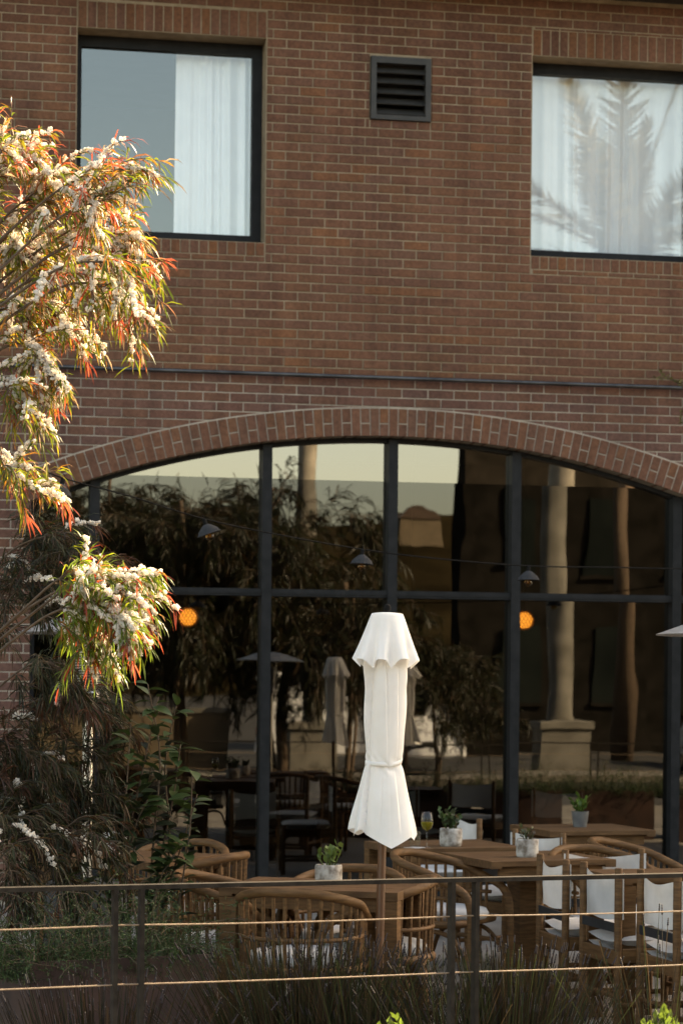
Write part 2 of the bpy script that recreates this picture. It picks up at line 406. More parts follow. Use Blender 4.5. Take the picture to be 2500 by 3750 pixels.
while z < WZT:
    za, zb = z + J/2, z + BZ - J/2
    off = 1.9097 - .0 + (BX/2 if row % 2 else 0)
    k0 = int((WX0-off)//BX)
    spans = [(WX0, WX1, za, zb)]
    for (hx0, hx1, hz0, hz1, w) in holes:
        if overlap(za, zb, hz0, hz1):
            ns = []
            for a, b, sa, sb in spans:
                if overlap(a, b, hx0, hx1):
                    if a < hx0: ns.append((a, hx0, sa, sb))
                    if b > hx1: ns.append((hx1, b, sa, sb))
                    if hz0 - sa > .012: ns.append((max(a,hx0), min(b,hx1), sa, hz0-.001))
                    if sb - hz1 > .012: ns.append((max(a,hx0), min(b,hx1), hz1+.001, sb))
                else: ns.append((a, b, sa, sb))
            spans = ns
    x = off + k0*BX
    while x < WX1:
        for a, b, za, zb in spans:
            xa, xb = max(x+J/2, a + (J/2 if a > WX0 else 0)), min(x+BX-J/2, b - (J/2 if b < WX1 else 0))
            if xb - xa < .025: continue
            # the arch
            zc = zb
            corners = [(xa,za),(xb,za),(xa,zb),(xb,zb)]
            rr = [math.hypot(cx-AC[0], cz-AC[1]) for cx, cz in corners]
            depth = .09
            if min(rr) < AR + .02 or (AXL < (xa+xb)/2 < AXR and max(rr) < RO):
                if AXL - BX < (xa+xb)/2 < AXR + BX and (za+zb)/2 < ztop_arch + .3:
                    if xb <= AXL or xa >= AXR: pass
                    elif max(rr) > RO: pass
                    elif xa < AXL - .03: xb = AXL; depth = .2
                    elif xb > AXR + .03: xa = AXR; depth = .2
                    else: continue
            for (hx0, hx1, hz0, hz1, w) in holes:
                if w and overlap(za, zb, w[2], w[3]) and (abs(xb-w[0]) < .03 or abs(xa-w[1]) < .03): depth = .20
            if abs(xb-AXL) < .02 or abs(xa-AXR) < .02: depth = .2
            bricks.append((xa, xb, za, zb, depth))
        x += BX
    z += BZ; row += 1

def brick_shape(mb, xa, xb, za, zb, d, col, y=0.0):
    c = .0035; n = len(mb.v)
    mb.v += [(xa+c,y,za+c),(xb-c,y,za+c),(xb-c,y,zb-c),(xa+c,y,zb-c),
             (xa,y+c,za),(xb,y+c,za),(xb,y+c,zb),(xa,y+c,zb),
             (xa,y+d,za),(xb,y+d,za),(xb,y+d,zb),(xa,y+d,zb)]
    F = [(0,1,2,3)]
    for k in (0, 4):
        for i in range(4):
            j = (i+1) % 4; F.append((k+i, k+4+i, k+4+j, k+j))
    mb.f += [tuple(n+i for i in q) for q in F]; mb.c += [col]*len(F)
camp = cam.location
def showing(b):
    x, zc = (b[0]+b[1])/2, (b[2]+b[3])/2
    return (-1.75 < x < 2.55 and 3.1 < zc < 6.75 and b[1]-b[0] > .19 and b[3]-b[2] > .06 and b[4] < .1
            and not (x < -.9 and zc > 5.0 and zc < 5.6))
order = sorted(range(len(bricks)), key=lambda i: (not showing(bricks[i]), (Vector(((bricks[i][0]+bricks[i][1])/2, 0, (bricks[i][2]+bricks[i][3])/2))-camp).length))
single = set(order[:300])
full = BX - J; fh = BZ - J
variants = []
for k in range(24):
    mb = MB(); t = tone(k >= 12); brick_shape(mb, -full/2, full/2, -fh/2, fh/2, .09, t)
    variants.append(mb.mesh("brick", M['brick']))
rest = MB()
for i, b in enumerate(bricks):
    dy = rng.uniform(-.0018, .0018)
    if i in single:
        o = link("brick", rng.choice(variants[12:] if b[3] < 4.07 else variants[:12]), wall, ((b[0]+b[1])/2, dy, (b[2]+b[3])/2))
        o.rotation_euler = (rng.uniform(-.006,.006), rng.uniform(-.002,.002), rng.uniform(-.004,.004))
    else:
        brick_shape(rest, *b[:4], b[4], tone(b[3] < 4.07), dy)
tag(rest.build("brick_field", M['brick'], wall), kind="stuff")

# arch ring
ring = MB(); a0 = math.asin((AXL-AC[0])/AR) - .012; a1 = math.asin((AXR-AC[0])/AR) + .012
YR = -.004; n = 120
def pol(r, a): return (AC[0]+r*math.sin(a), AC[1]+r*math.cos(a))
for i in range(n):
    aa, ab = a0+(a1-a0)*i/n, a0+(a1-a0)*(i+1)/n
    p0, p1, p2, p3 = pol(AR+.002, aa), pol(AR+.002, ab), pol(RO+.004, ab), pol(RO+.004, aa)
    ring.quad((p0[0],YR,p0[1]),(p1[0],YR,p1[1]),(p2[0],YR,p2[1]),(p3[0],YR,p3[1]))
    ring.quad((p3[0],YR,p3[1]),(p2[0],YR,p2[1]),(p2[0],.02,p2[1]),(p3[0],.02,p3[1]))
    ring.quad((p0[0],.2,p0[1]),(p1[0],.2,p1[1]),(p1[0],YR,p1[1]),(p0[0],YR,p0[1]))
arch = ring.build("arch", M['mortar'], building); arch["label"] = "segmental arch of upright bricks over the big window"
nb = 81; da = (a1-a0)/nb
def arch_brick(ra, rb, aa, ab):
    mb = MB(); t = tone(); c = .003
    q = [pol(ra,aa), pol(ra,ab), pol(rb,ab), pol(rb,aa)]
    m0 = ((q[0][0]+q[2][0])/2, (q[0][1]+q[2][1])/2)
    def ins(p): return (p[0]+(m0[0]-p[0])*.05, p[1]+(m0[1]-p[1])*.05)
    y = -.010 + rng.uniform(-.0015,.0015)
    mb.v = [(*[ins(p)[0]], y, ins(p)[1]) for p in q] + [(p[0], y+c, p[1]) for p in q] + [(p[0], .19, p[1]) for p in q]
    F = [(0,1,2,3)]
    for k in (0, 4):
        for i in range(4):
            j = (i+1) % 4; F.append((k+i, k+4+i, k+4+j, k+j))
    mb.f = F; mb.c = [t]*len(F)
    mb.build("arch_brick", M['brick'], arch)
jj = .0045/AR
for i in range(nb):
    aa, ab = a0+da*i+jj, a0+da*(i+1)-jj
    if i % 2 == 0: arch_brick(AR, AR+AT, aa, ab)
    else:
        mid = AR + AT*(.47 + rng.uniform(-.02,.02))
        arch_brick(AR, mid-.005, aa, ab); arch_brick(mid+.005, AR+AT, aa, ab)

# soldier courses and sills of the upper windows
def soldier_row(x0, x1, z0, z1, d):
    n = round((x1-x0)/.0735); w = (x1-x0)/n
    for i in range(n):
        mb = MB(); t = tone()
        if rng.random() < .3: t = (t[0]*1.05, t[1]*1.0, t[2]*.9)
        brick_shape(mb, x0+w*i+J/2, x0+w*(i+1)-J/2, z0+J/2, z1-J/2, d, t, rng.uniform(-.002,.002))
        mb.build("soldier_brick", M['brick'], wall)
for w in WINS:
    soldier_row(w[0], w[1], w[3], w[3]+.205, .2)
    soldier_row(w[0], w[1], w[2]-.105, w[2], .2)

# upper windows
def upper_window(w, label, tilt):
    x0, x1, z0, z1 = w; x0 += .002; x1 -= .002; z0 += .002; z1 -= .002
    f = MB(); ya, yb = .205, .29; t = .075
    f.box(x0, x0+.045, ya, yb, z0, z1); f.box(x1-.075, x1, ya, yb, z0, z1)
    f.box(x0+.045, x1-.075, ya+.002, yb, z0, z0+.085); f.box(x0+.045, x1-.075, ya+.002, yb, z1-.085, z1)
    f.box(x0+.045, x1-.075, ya-.02, ya+.002, z0, z0+.03)
    win = f.build("window", M['frame'], building); win["label"] = label
    g = MB(); xa, xb, za, zb = x0+.04, x1-.07, z0+.08, z1-.08; yy = .245
    g.quad((xa,yy,za),(xb,yy,za),(xb,yy,zb),(xa,yy,zb)); g.build("pane", M['glass_up'], win)
    # the room behind
    r = MB(); q = .25
    X0, X1, Z0_, Z1_ = x0-q, x1+q, z0-.15, z1+.15
    r.quad((X0,3,Z0_),(X1,3,Z0_),(X1,3,Z1_),(X0,3,Z1_)); r.quad((X0,.31,Z0_),(X0,3,Z0_),(X0,3,Z1_),(X0,.31,Z1_))
    r.quad((X1,.31,Z0_),(X1,3,Z0_),(X1,3,Z1_),(X1,.31,Z1_)); r.quad((X0,.31,Z0_),(X1,.31,Z0_),(X1,3,Z0_),(X0,3,Z0_))
    r.quad((X0,.31,Z1_),(X1,.31,Z1_),(X1,3,Z1_),(X0,3,Z1_))
    r.build("upper_room", M['upper_room'], building)
upper_window(WINS[0], "upper window with dark frame and half drawn white curtain", 0)
upper_window(WINS[1], "upper window with dark frame and fully drawn sheer curtain", 0)
def curtain(x0, x1, z0, z1, y, seed, label, period=.09):
    rg = random.Random(seed); mb = MB(); n = int((x1-x0)/.006); ph = 0; pts = []
    for i in range(n+1):
        x = x0+(x1-x0)*i/n
        ph += .006/period*2*math.pi*(.35+.9*abs(math.sin(x*5.1+seed))+.5*abs(math.sin(x*13.7+2*seed)))
        pts.append((x, y + .03*math.sin(ph)*(.55+.45*math.sin(x*7.3+seed)) + .014*math.sin(ph*.37+1)))
    rows = 5
    for k in range(rows+1):
        zz = z0+(z1-z0)*k/rows
        for (x, yy) in pts: mb.v.append((x + .012*(k/rows)*math.sin(x*9), y+(yy-y)*(1-.35*k/rows), zz))
    for k in range(rows):
        for i in range(n):
            a = k*(n+1)+i; mb.f.append((a, a+1, a+n+2, a+n+1)); mb.c.append(None)
    tag(mb.build("curtain", M['curtain'], None, 2), label, "curtain", "upper window curtains")
curtain(-1.30, -.55, 5.02, 6.72, .355, 1, "white curtain drawn across the right half of the left upper window")
curtain(1.45, 3.0, 5.02, 6.72, .355, 5, "sheer white curtain filling the whole right upper window", .13)

# vent
v = MB(); x0, x1, z0, z1 = VENT; x0 += .004; x1 -= .004; z0 += .004; ya, yb = -.022, .08; t = .042
v.box(x0, x0+t, ya, yb, z0, z1); v.box(x1-t, x1, ya, yb, z0, z1)
v.box(x0+t, x1-t, ya+.003, yb, z0, z0+.035); v.box(x0+t, x1-t, ya+.003, yb, z1-.05, z1)
vent = v.build("vent", M['vent'], building); vent["label"] = "dark louvred vent set in the brickwork"
b = MB(); b.box(x0-.05, x1+.05, .302, .32, z0-.05, z1+.05); b.build("vent_back", M['black'], vent)
for i in range(5):
    zz = z0 + .035 + (z1-z0-.085)*(i+.5)/5
    s = MB(); ang = R(38); ay = Vector((0, math.cos(ang), math.sin(ang))); az = Vector((0, -math.sin(ang), math.cos(ang)))
    s.obox(((x0+x1)/2, .035, zz), Vector((1,0,0)), ay, az, (x1-x0)/2-t, .055, .003); s.build("slat", M['vent'], vent)

# rod along the wall with its brackets
rd = MB(); rd.tube([(-6, -.055, 4.072), (8, -.055, 4.072)], .0165, 16); rod = rd.build("conduit", M['rod'], building, True)
rod["label"] = "dark metal rod running level along the facade"
for xx in (-2.3, -.25, 1.8, 3.9):
    k = MB(); k.box(xx-.012, xx+.012, -.05, .01, 4.064, 4.08); k.build("bracket", M['frame'], rod)
# eave
e = MB(); e.box(-12, 14, -.5, .4, 7.135, 7.3); e.build("eave", M['soffit'], building)
rf = MB(); rf.box(-12, 14, -.42, 12, 7.3, 7.42); rf.build("roof", M['soffit'], building)

us = MB(); us.box(-12, 14, -.2, 12, 7.42, 12.0); us.build("sun_block_storey", M['soffit'], building)  # unseen block added overhead so its shadow edge falls across the terrace

# arched shopfront
GY = .20; MUL = [.415-2.325, .415-.995, .415, .415+.995, .415+2.325]; MW = .037
TZ0, TZ1 = 2.372, 2.428; SILL = .12; FILM = 3.29
fr = MB()
for i in range(80):                      # bar following the arch
    xa = AXL+.004+(AXR-AXL-.008)*i/80; xb = AXL+.004+(AXR-AXL-.008)*(i+1)/80
    za, zb = arch_z(xa)-.002, arch_z(xb)-.002; t = .032; y0, y1 = GY-.06, GY+.05
    fr.quad((xa,y0,za-t),(xb,y0,zb-t),(xb,y0,zb),(xa,y0,za)); fr.quad((xa,y1,za-t),(xb,y1,zb-t),(xb,y0,zb-t),(xa,y0,za-t))
fr.box(AXL+.004, AXL+.04, GY-.055, GY+.05, 0, arch_z(AXL)-.01); fr.box(AXR-.04, AXR-.004, GY-.055, GY+.05, 0, arch_z(AXR)-.01)
fr.box(AXL+.04, AXR-.04, GY-.075, GY+.05, .002, SILL)
shop = fr.build("arched_window", M['frame'], building); shop["label"] = "broad arched window of dark framed panes reflecting the street"
for mx in MUL:
    m_ = MB(); m_.box(mx-MW, mx+MW, GY-.105, GY+.06, SILL+.002, arch_z(mx)-.012, .004); m_.build("mullion", M['frame'], shop)
edges = [AXL+.035] + MUL + [AXR-.035]
for i in range(6):
    xa, xb = edges[i]+(MW if i else 0), edges[i+1]-(MW if i < 5 else 0)
    t = MB(); t.box(xa+.001, xb-.001, GY-.085, GY+.055, TZ0, TZ1); t.build("transom", M['frame'], shop)
    t = MB(); t.box(xa+.001, xb-.001, GY-.092, GY-.085, TZ0+.018, TZ1-.004); t.build("transom_cover", M['frame'], shop)
    def pane(za, top, mat, nm="pane"):
        g = MB(); n = 14; ty, tx = rng.uniform(-.0016,.0016), rng.uniform(-.0016,.0016)
        cx = (xa+xb)/2
        def Y(x, z): return GY + (x-cx)*tx + (z-za)*ty
        for k in range(n):
            p, q = xa+(xb-xa)*k/n, xa+(xb-xa)*(k+1)/n
            zp, zq = top(p), top(q)
            if zp <= za and zq <= za: continue
            zp, zq = max(zp, za+.001), max(zq, za+.001)
            g.quad((p,Y(p,za),za),(q,Y(q,za),za),(q,Y(q,zq),zq),(p,Y(p,zp),zp))
        if g.f: g.build(nm, mat, shop)
    pane(SILL, lambda x: TZ0+.01, M['glass'])
    pane(TZ1-.01, lambda x: min(arch_z(x)-.02, FILM), M['glass'])
    pane(FILM, lambda x: arch_z(x)-.02, M['glass_top'], "top_pane")
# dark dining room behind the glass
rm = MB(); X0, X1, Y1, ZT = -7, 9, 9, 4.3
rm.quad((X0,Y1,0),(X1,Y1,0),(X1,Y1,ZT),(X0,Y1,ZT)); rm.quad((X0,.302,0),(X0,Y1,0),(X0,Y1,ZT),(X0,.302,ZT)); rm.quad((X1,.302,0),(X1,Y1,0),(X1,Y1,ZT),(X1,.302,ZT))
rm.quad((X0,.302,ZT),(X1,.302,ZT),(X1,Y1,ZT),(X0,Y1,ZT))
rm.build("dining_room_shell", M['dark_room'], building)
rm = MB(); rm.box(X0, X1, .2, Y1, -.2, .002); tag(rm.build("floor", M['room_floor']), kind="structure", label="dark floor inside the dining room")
rm = MB(); rm.box(-12, 14, 9.02, 12, -.2, 7.2); rm.build("rear_block", M['dark_room'], building)

# ------------------------------------------------------------------ furniture
def make_armchair():
    """barrel armchair: heavy bent rail sweeping into the front legs, turned spindles, seat ring, mid hoop"""
    t = link("armchair", None)
    def hoop(a, z, s=1.0):               # a = 0 back centre, +-pi to the front
        x = .275*s*math.sin(a); y = -.27*s*math.cos(a) if abs(a) < math.pi/2 else .27*s*(abs(a)-math.pi/2)/(math.pi/2)*1.05
        if abs(a) >= math.pi/2: x = math.copysign(.275*s - .012*(abs(a)-math.pi/2), a)
        return Vector((x, y, z))
    def rail_z(a):
        u = abs(a)/math.pi; return .775 - .20*max(0, (u-.10)/.9)**1.25
    P = []
    for i in range(33):
        a = -2.62 + 5.24*i/32; P.append(hoop(a, rail_z(a)))
    def leg_end(p, s):
        q = [p + Vector((0, .045, -.03)), p + Vector((0, .075, -.085)), p + Vector((0, .085, -.17)),
             Vector((p.x, p.y+.085, .25)), Vector((p.x*1.02, p.y+.08, .0))]
        return q
    rail = leg_end(P[0], -1)[::-1] + P + leg_end(P[-1], 1)
    rail = catmull(rail, 110)
    mb = MB(); mb.tube(rail, .0225, 12); link("top_rail", mb.mesh("top_rail", M['wood'], 2), t)
    mb = MB(); mb.tube([hoop(-2.6+5.2*i/40, .425, .97) for i in range(41)] + [hoop(-2.6, .425, .97)], .021, 10); link("seat_ring", mb.mesh("seat_ring", M['wood'], 2), t)
    mb = MB(); mb.tube([hoop(-2.5+5.0*i/40, .565, .985) for i in range(41)], .0105, 8); link("mid_hoop", mb.mesh("mid_hoop", M['wood'], 2), t)
    n = 25
    for i in range(n):
        a = -2.35 + 4.7*i/(n-1)
        mb = MB(); lo = hoop(a, .425, .96); hi = hoop(a, rail_z(a), 1.0)
        mb.tube([lo, (lo+hi)/2, hi], .0088, 7, False); link("spindle", mb.mesh("spindle", M['wood'], 2), t)
    for sx in (-1, 1):
        mb = MB(); mb.tube([(sx*.21, -.20, .43), (sx*.225, -.235, 0)], [.021, .019], 10); link("leg", mb.mesh("leg", M['wood'], 2), t)
        mb = MB(); mb.tube(catmull([(sx*.235,-.17,.02+.2), (sx*.24,-.12,.34), (sx*.245,0,.385), (sx*.25,.15,.36), (sx*.25,.26,.22)], 24), .0125, 8); link("side_brace", mb.mesh("side_brace", M['wood'], 2), t)
    mb = MB(); mb.tube(catmull([(-.19,-.2,.22), (-.15,-.215,.34), (0,-.22,.385), (.15,-.215,.34), (.19,-.2,.22)], 24), .0125, 8); link("rear_brace", mb.mesh("rear_brace", M['wood'], 2), t)
    cu = MB(); prof = [(.0,.43),(.17,.43),(.225,.44),(.24,.465),(.225,.492),(.16,.503),(0,.505)]
    cu.lathe(prof, 32, cap=False)
    cu.v = [(x, y*1.02+.0, z) for x, y, z in cu.v]
    link("cushion", cu.mesh("cushion", M['canvas'], 2), t)
    return t
def make_director():
    """low sling chair: round posts, canvas back, black strap, white cushion, rails and stretchers"""
    t = link("sling_chair", None); W2 = .225; Dp = .45
    for sx in (-1, 1):
        mb = MB(); mb.tube([(sx*W2,-Dp/2,0),(sx*W2,-Dp/2,.795),(sx*W2,-Dp/2,.80)], [.0195,.0195,.017], 14); link("back_post", mb.mesh("back_post", M['wood'], 1), t)
        mb = MB(); mb.tube([(sx*W2,Dp/2,0),(sx*W2,Dp/2,.44)], .0195, 14); link("front_leg", mb.mesh("front_leg", M['wood'], 1), t)
        mb = MB(); mb.box(sx*W2-.012, sx*W2+.012, -Dp/2+.018, Dp/2-.018, .335, .405, .003); link("side_rail", mb.mesh("side_rail", M['wood']), t)
        mb = MB(); mb.tube([(sx*W2,-Dp/2+.015,.13),(sx*W2,Dp/2-.015,.13)], .013, 10); link("stretcher", mb.mesh("stretcher", M['wood'], 1), t)
    for y in (-Dp/2, Dp/2):
        mb = MB(); mb.box(-W2+.018, W2-.018, y-.011, y+.011, .325, .395, .003); link("cross_rail", mb.mesh("cross_rail", M['wood']), t)
        mb = MB(); mb.tube([(-W2+.015,y,.17),(W2-.015,y,.17)], .013, 10); link("stretcher", mb.mesh("stretcher", M['wood'], 1), t)
    # canvas back with sag and a wrap round each post
    mb = MB(); nx, nz = 18, 10; zl, zh = .545, .775
    for k in range(nz+1):
        for i in range(nx+1):
            u = i/nx; x = -W2-.018 + 2*(W2+.018)*u
            sag = math.sin(math.pi*u)
            z = zl + (zh-zl)*k/nz - (.028*sag*sag if k >= nz-2 else .012*sag)*(k/nz) - .004*math.sin(u*11)
            y = -Dp/2 + .022 - .05*sag + .006*math.sin(7*u+k*.6)*sag
            mb.v.append((x, y, z))
    for k in range(nz):
        for i in range(nx):
            a = k*(nx+1)+i; mb.f.append((a, a+1, a+nx+2, a+nx+1)); mb.c.append(None)
    o = link("canvas_back", mb.mesh("canvas_back", M['canvas'], 2), t)
    mb = MB(); mb.box(-W2+.01, W2-.01, -Dp/2-.012, -Dp/2-.004, .485, .53); link("strap", mb.mesh("strap", M['black']), t)
    # cushion: pillowed slab
    mb = MB(); n = 14
    def cz(u, v): return .036*max(0,1-abs(2*u-1)**4)**.5*max(0,1-abs(2*v-1)**4)**.5
    for s in (1, -1):
        base = len(mb.v)
        for j in range(n+1):
            for i in range(n+1):
                u, v = i/n, j/n; mb.v.append((-.222+.444*u, -.20+.425*v, .445 - .022*math.sin(math.pi*u) + s*cz(u, v)))
        for j in range(n):
            for i in range(n):
                a = base+j*(n+1)+i; q = (a, a+1, a+n+2, a+n+1); mb.f.append(q if s > 0 else q[::-1]); mb.c.append(None)
    link("cushion", mb.mesh("cushion", M['canvas'], 2), t)
    mb = MB()
    for i in range(8):
        u0, u1 = i/8, (i+1)/8; z = lambda u: .405 - .03*math.sin(math.pi*u)
        mb.quad((-.22+.44*u0,-.2,z(u0)),(-.22+.44*u1,-.2,z(u1)),(-.22+.44*u1,.21,z(u1)),(-.22+.44*u0,.21,z(u0)))
    link("sling_seat", mb.mesh("sling_seat", M['canvas'], 2), t)
    return t
def make_table(name, label, c, rz, w, d, legs=True, h=.75, nplank=6, group="terrace tables"):
    t = thing(name, label, "table", (c[0], c[1], 0), rz, group); th = .042
    pw = d/nplank
    for i in range(nplank):
        mb = MB(); mb.box(-w/2+.062, w/2-.062, -d/2+pw*i+.0012, -d/2+pw*(i+1)-.0012, h-.03, h-rng.uniform(0,.001), .0015); mb.build("plank", M['wood_top'], t)
    for sx in (-1, 1):
        x = sx*(w/2-.031); mb = MB(); mb.box(x-.031, x+.031, -d/2, d/2, h-th, h, .002); mb.build("end_board", M['wood_top'], t)
    for sy in (-1, 1):
        mb = MB(); y = sy*(d/2-.05); mb.box(-w/2+.063, w/2-.063, y-.012, y+.012, h-.095, h-.031); mb.build("apron", M['wood'], t)
    if legs:
        for sx in (-1, 1):
            for sy in (-1, 1):
                mb = MB(); x, y = sx*(w/2-.041), sy*(d/2-.041); mb.box(x-.04, x+.04, y-.04, y+.04, 0, h-th-.001, .003); mb.build("leg", M['wood'], t)
    else:
        mb = MB(); mb.box(-.075, .075, -.075, .075, .03, h-th-.001, .004); mb.build("pedestal", M['wood'], t)
        mb = MB(); mb.box(-.25, .25, -.05, .05, 0, .03, .004); mb.build("foot", M['wood'], t)
    return t
aT = math.atan2(-.42, .91)
make_table("dining_table", "square wooden table with thick legs, potted succulent on it, behind the closed parasol", (-1.36, -7.02), aT, .84, .62)
make_table("dining_table", "wooden pedestal table nearest the window with a tapered grey pot", (1.13, -2.76), R(6), .74, .74, False)
make_table("dining_table", "wooden table with the wine glass and a leafy potted plant", (-.17, -4.32), R(10), .74, .70)
make_table("dining_table", "low middle table with a speckled pot, just below the wine table", (.08, -5.28), R(10), .74, .70, False)
make_table("dining_table", "wooden table at the right edge behind the row of white sling chairs", (.62, -6.45), R(4), .95, .52)
make_table("dining_table", "wooden table at the left partly hidden by the dark shrub", (-2.09, -5.17), math.atan2(.83, .55), .74, .74)

arm0 = make_armchair(); armg = "bentwood armchairs on the terrace"
def put_arm(i, pos, face, label):
    o = arm0 if i == 0 else copy_tree(arm0)
    f = Vector((face[0], face[1])).normalized(); rz = math.atan2(f.y, f.x) - math.pi/2
    o.location = (pos[0]+f.x*.27, pos[1]+f.y*.27, 0); o.rotation_euler = (0, 0, rz)
    tag(o, label, "armchair", armg)
fT = Vector((.42, .91))
put_arm(0, (-1.66, -7.72), fT, "spindle armchair with its back to the camera at the parasol table")
put_arm(1, (-.86, -7.12), (-1, .15), "spindle armchair right of the parasol table, seen from its side")
put_arm(2, (-1.07, -6.39), -fT, "spindle armchair behind the parasol table, only its rail and slats showing")
put_arm(3, (-2.02, -6.70), (.93, -.36), "spindle armchair left of the parasol table beside the rosemary")
put_arm(4, (-1.55, -5.55), (-.83, .55), "spindle armchair on the near side of the left table, high curved rail")
put_arm(5, (-1.66, -4.47), (-.5, -.86), "spindle armchair behind the left table, rail just above the tabletop")
put_arm(6, (-.66, -5.36), (.80, -.60), "large spindle armchair in the middle, rail sweeping down to the right")
put_arm(7, (.70, -4.45), (.85, -.5), "spindle armchair cut by the right edge of the picture")
put_arm(8, (.42, -5.05), (.3, -1), "spindle armchair whose curved rail peeks above the white canvas back")
dir0 = make_director(); dirg = "white sling chairs on the terrace"
def put_dir(i, pa, pb, label, flip=False):
    """pa, pb: the two back posts, pa the one on the chair's left when seen from behind"""
    o = dir0 if i == 0 else copy_tree(dir0)
    a, b = Vector(pa), Vector(pb); m_ = (a+b)/2; d = (b-a).normalized(); f = Vector((-d.y, d.x))
    if flip: f = -f
    o.location = (m_.x+f.x*.225, m_.y+f.y*.225, 0); o.rotation_euler = (0, 0, math.atan2(f.y, f.x)-math.pi/2)
    tag(o, label, "chair", dirg)
put_dir(0, (.013,-5.80), (.026,-6.25), "white sling chair farthest back in the row of three")
put_dir(1, (.09,-6.35), (.135,-6.80), "white sling chair in the middle of the row of three")
put_dir(2, (.232,-6.85), (.266,-7.30), "white sling chair nearest the rail in the row of three")
put_dir(3, (.36,-7.40), (.40,-7.85), "white sling chair cut off by the right edge behind the lavender")
put_dir(4, (.24,-5.50), (.68,-5.45), "white sling chair facing us behind the right table", True)
put_dir(5, (.42,-2.19), (.46,-2.62), "white sling chair behind the wine table by the window", True)
put_dir(6, (.44,-3.74), (.60,-4.08), "white sling chair between the speckled pot and the window table", True)
put_dir(7, (1.75,-3.3), (2.1,-3.05), "white sling chair at the far right edge by the window", True)

# ------------------------------------------------------------------ parasols
def make_parasol(name, label, group=None):
    t = thing(name, label, "parasol", group=group)
    rg = random.Random(4)
    NP = 5
    bnd = [.37, .70, .84, .02, .21]; amp = [.85, 1.25, 1.0, 1.05, 1.2]
    slant = [-.07, .05, .03, -.03, -.10]; bot = [-.022, .006, .035, .02, .024]
    ZT, ZTIE, ZB = 1.90, 1.348, 1.018
    def prof(z):
        if z > ZTIE:
            u = (z-ZTIE)/(ZT-ZTIE); return .077 + .019*math.sin(math.pi*min(1, .08+u*.92)) - .018*u
        u = (ZTIE-z)/(ZTIE-ZB); return .077 + .056*u**.85
    NA, NZ = 320, 90
    mb = MB()
    for k in range(NZ+1):
        w = k/NZ
        for i in range(NA):
            a = i/NA
            z0 = ZT - (ZT-ZB)*w
            best = None
            for j in range(NP):
                s = (a - bnd[j] - slant[j]*(z0-1.4)) % 1.0
                if best is None or s < best[0]: best = (s, j)
            s, j = best; nxt = min((bnd[q]+slant[q]*(z0-1.4) - bnd[j]-slant[j]*(z0-1.4)) % 1.0 for q in range(NP) if q != j)
            x = min(1, s/max(nxt, 1e-3))
            zend = ZB + bot[j] - .022 + (.055 if j == 0 else .035)*abs(2*x**1.25-1)
            tie = math.exp(-((z0-ZTIE)/.03)**2)
            z = ZT - (ZT-zend)*w
            fl = (.34 + .66*min(1, abs(z0-ZTIE)/.30) + (2.0*max(0,(z0-1.66)/.24) if z0 > 1.66 else 0))*(1-.6*tie)
            ov = x**.9*(1 - max(0, (x-.945)/.055)**2)                   # overlapping pleat: slow rise, sharp fold back
            sub = .5+.5*math.cos(2*math.pi*(x*2.0+.15*j))
            r = prof(z0)*(1 + amp[j]*fl*(.40*ov-.18) + .045*fl*sub*(amp[j]-.4)) + .0022*math.sin(23*z0+9*j)*fl + .0035*math.sin(z0*120+a*57)*tie
            r += .0022*math.sin(a*44+z0*16)*math.exp(-((z0-ZTIE)/.10)**2)
            # gathered folds of the upper canopy: uneven, leaning, deepest under the cap, dying out at the tie
            if z0 > ZTIE:
                up = (z0-ZTIE)/(ZT-ZTIE); ff = (a*8 + .22*math.sin(2*math.pi*a*3+1) + .55*(z0-1.6)*math.sin(2*math.pi*a*2+.7)) % 1.0
                r *= 1 + (.02+.24*up**1.1)*(ff**.75*(1-max(0,(ff-.88)/.12)**2) - .5)*(.7+.5*math.sin(2*math.pi*a*2+2))
            else:
                dn = (ZTIE-z0)/(ZTIE-ZB); ff = (a*6+.3*math.sin(2*math.pi*a*2)) % 1.0
                r *= 1 + .06*math.sin(math.pi*min(1,dn*1.1))*(ff**.8*(1-max(0,(ff-.9)/.1)**2) - .5)
            an = 2*math.pi*a
            mb.v.append((r*math.cos(an), r*math.sin(an)*.95, z))
    for k in range(NZ):
        for i in range(NA):
            j = (i+1) % NA; mb.f.append((k*NA+i, (k+1)*NA+i, (k+1)*NA+j, k*NA+j)); mb.c.append(None)
    link("canopy", mb.mesh("canopy", M['umbrella'], 2), t)
    # top valance: flat crown, eight hanging folds with scalloped hem
    mb = MB(); NA, NZ = 192, 30
    for k in range(NZ+1):
        w = k/NZ
        for i in range(NA):
            a = 2*math.pi*i/NA; q = 8*a+.9+.4*math.sin(2*a); fold = math.cos(q)-.26*math.cos(2*q)+.15*math.cos(3*a+1)
            if w < .2:
                r = .070*(w/.2); z = 2.005 - .006*(w/.2)**2
            else:
                u = (w-.2)/.8
                r = .068 + .062*u**.95 + .018*fold*u**1.5; z = 1.999 - .010*min(1,u*8) - u*(.205 - .019*fold*u)
                r += .012*(1-(1-min(1,u*6))**2)*0.5
            mb.v.append((r*math.cos(a), r*math.sin(a), z))
    for k in range(NZ):
        for i in range(NA):
            j = (i+1) % NA; mb.f.append((k*NA+i, (k+1)*NA+i, (k+1)*NA+j, k*NA+j)); mb.c.append(None)
    link("top_valance", mb.mesh("top_valance", M['umbrella'], 2), t)
    mb = MB(); NA = 60
    for dz in (.013, -.013):
        for i in range(NA):
            a = 2*math.pi*i/NA; r = .0855+.002*math.sin(5*a); mb.v.append((r*math.cos(a), r*math.sin(a)*.95, ZTIE+dz*.8+.012*math.cos(a+.4)+.003*math.sin(3*a)))
    for i in range(NA):
        j = (i+1) % NA; mb.f.append((i, NA+i, NA+j, j)); mb.c.append(None)
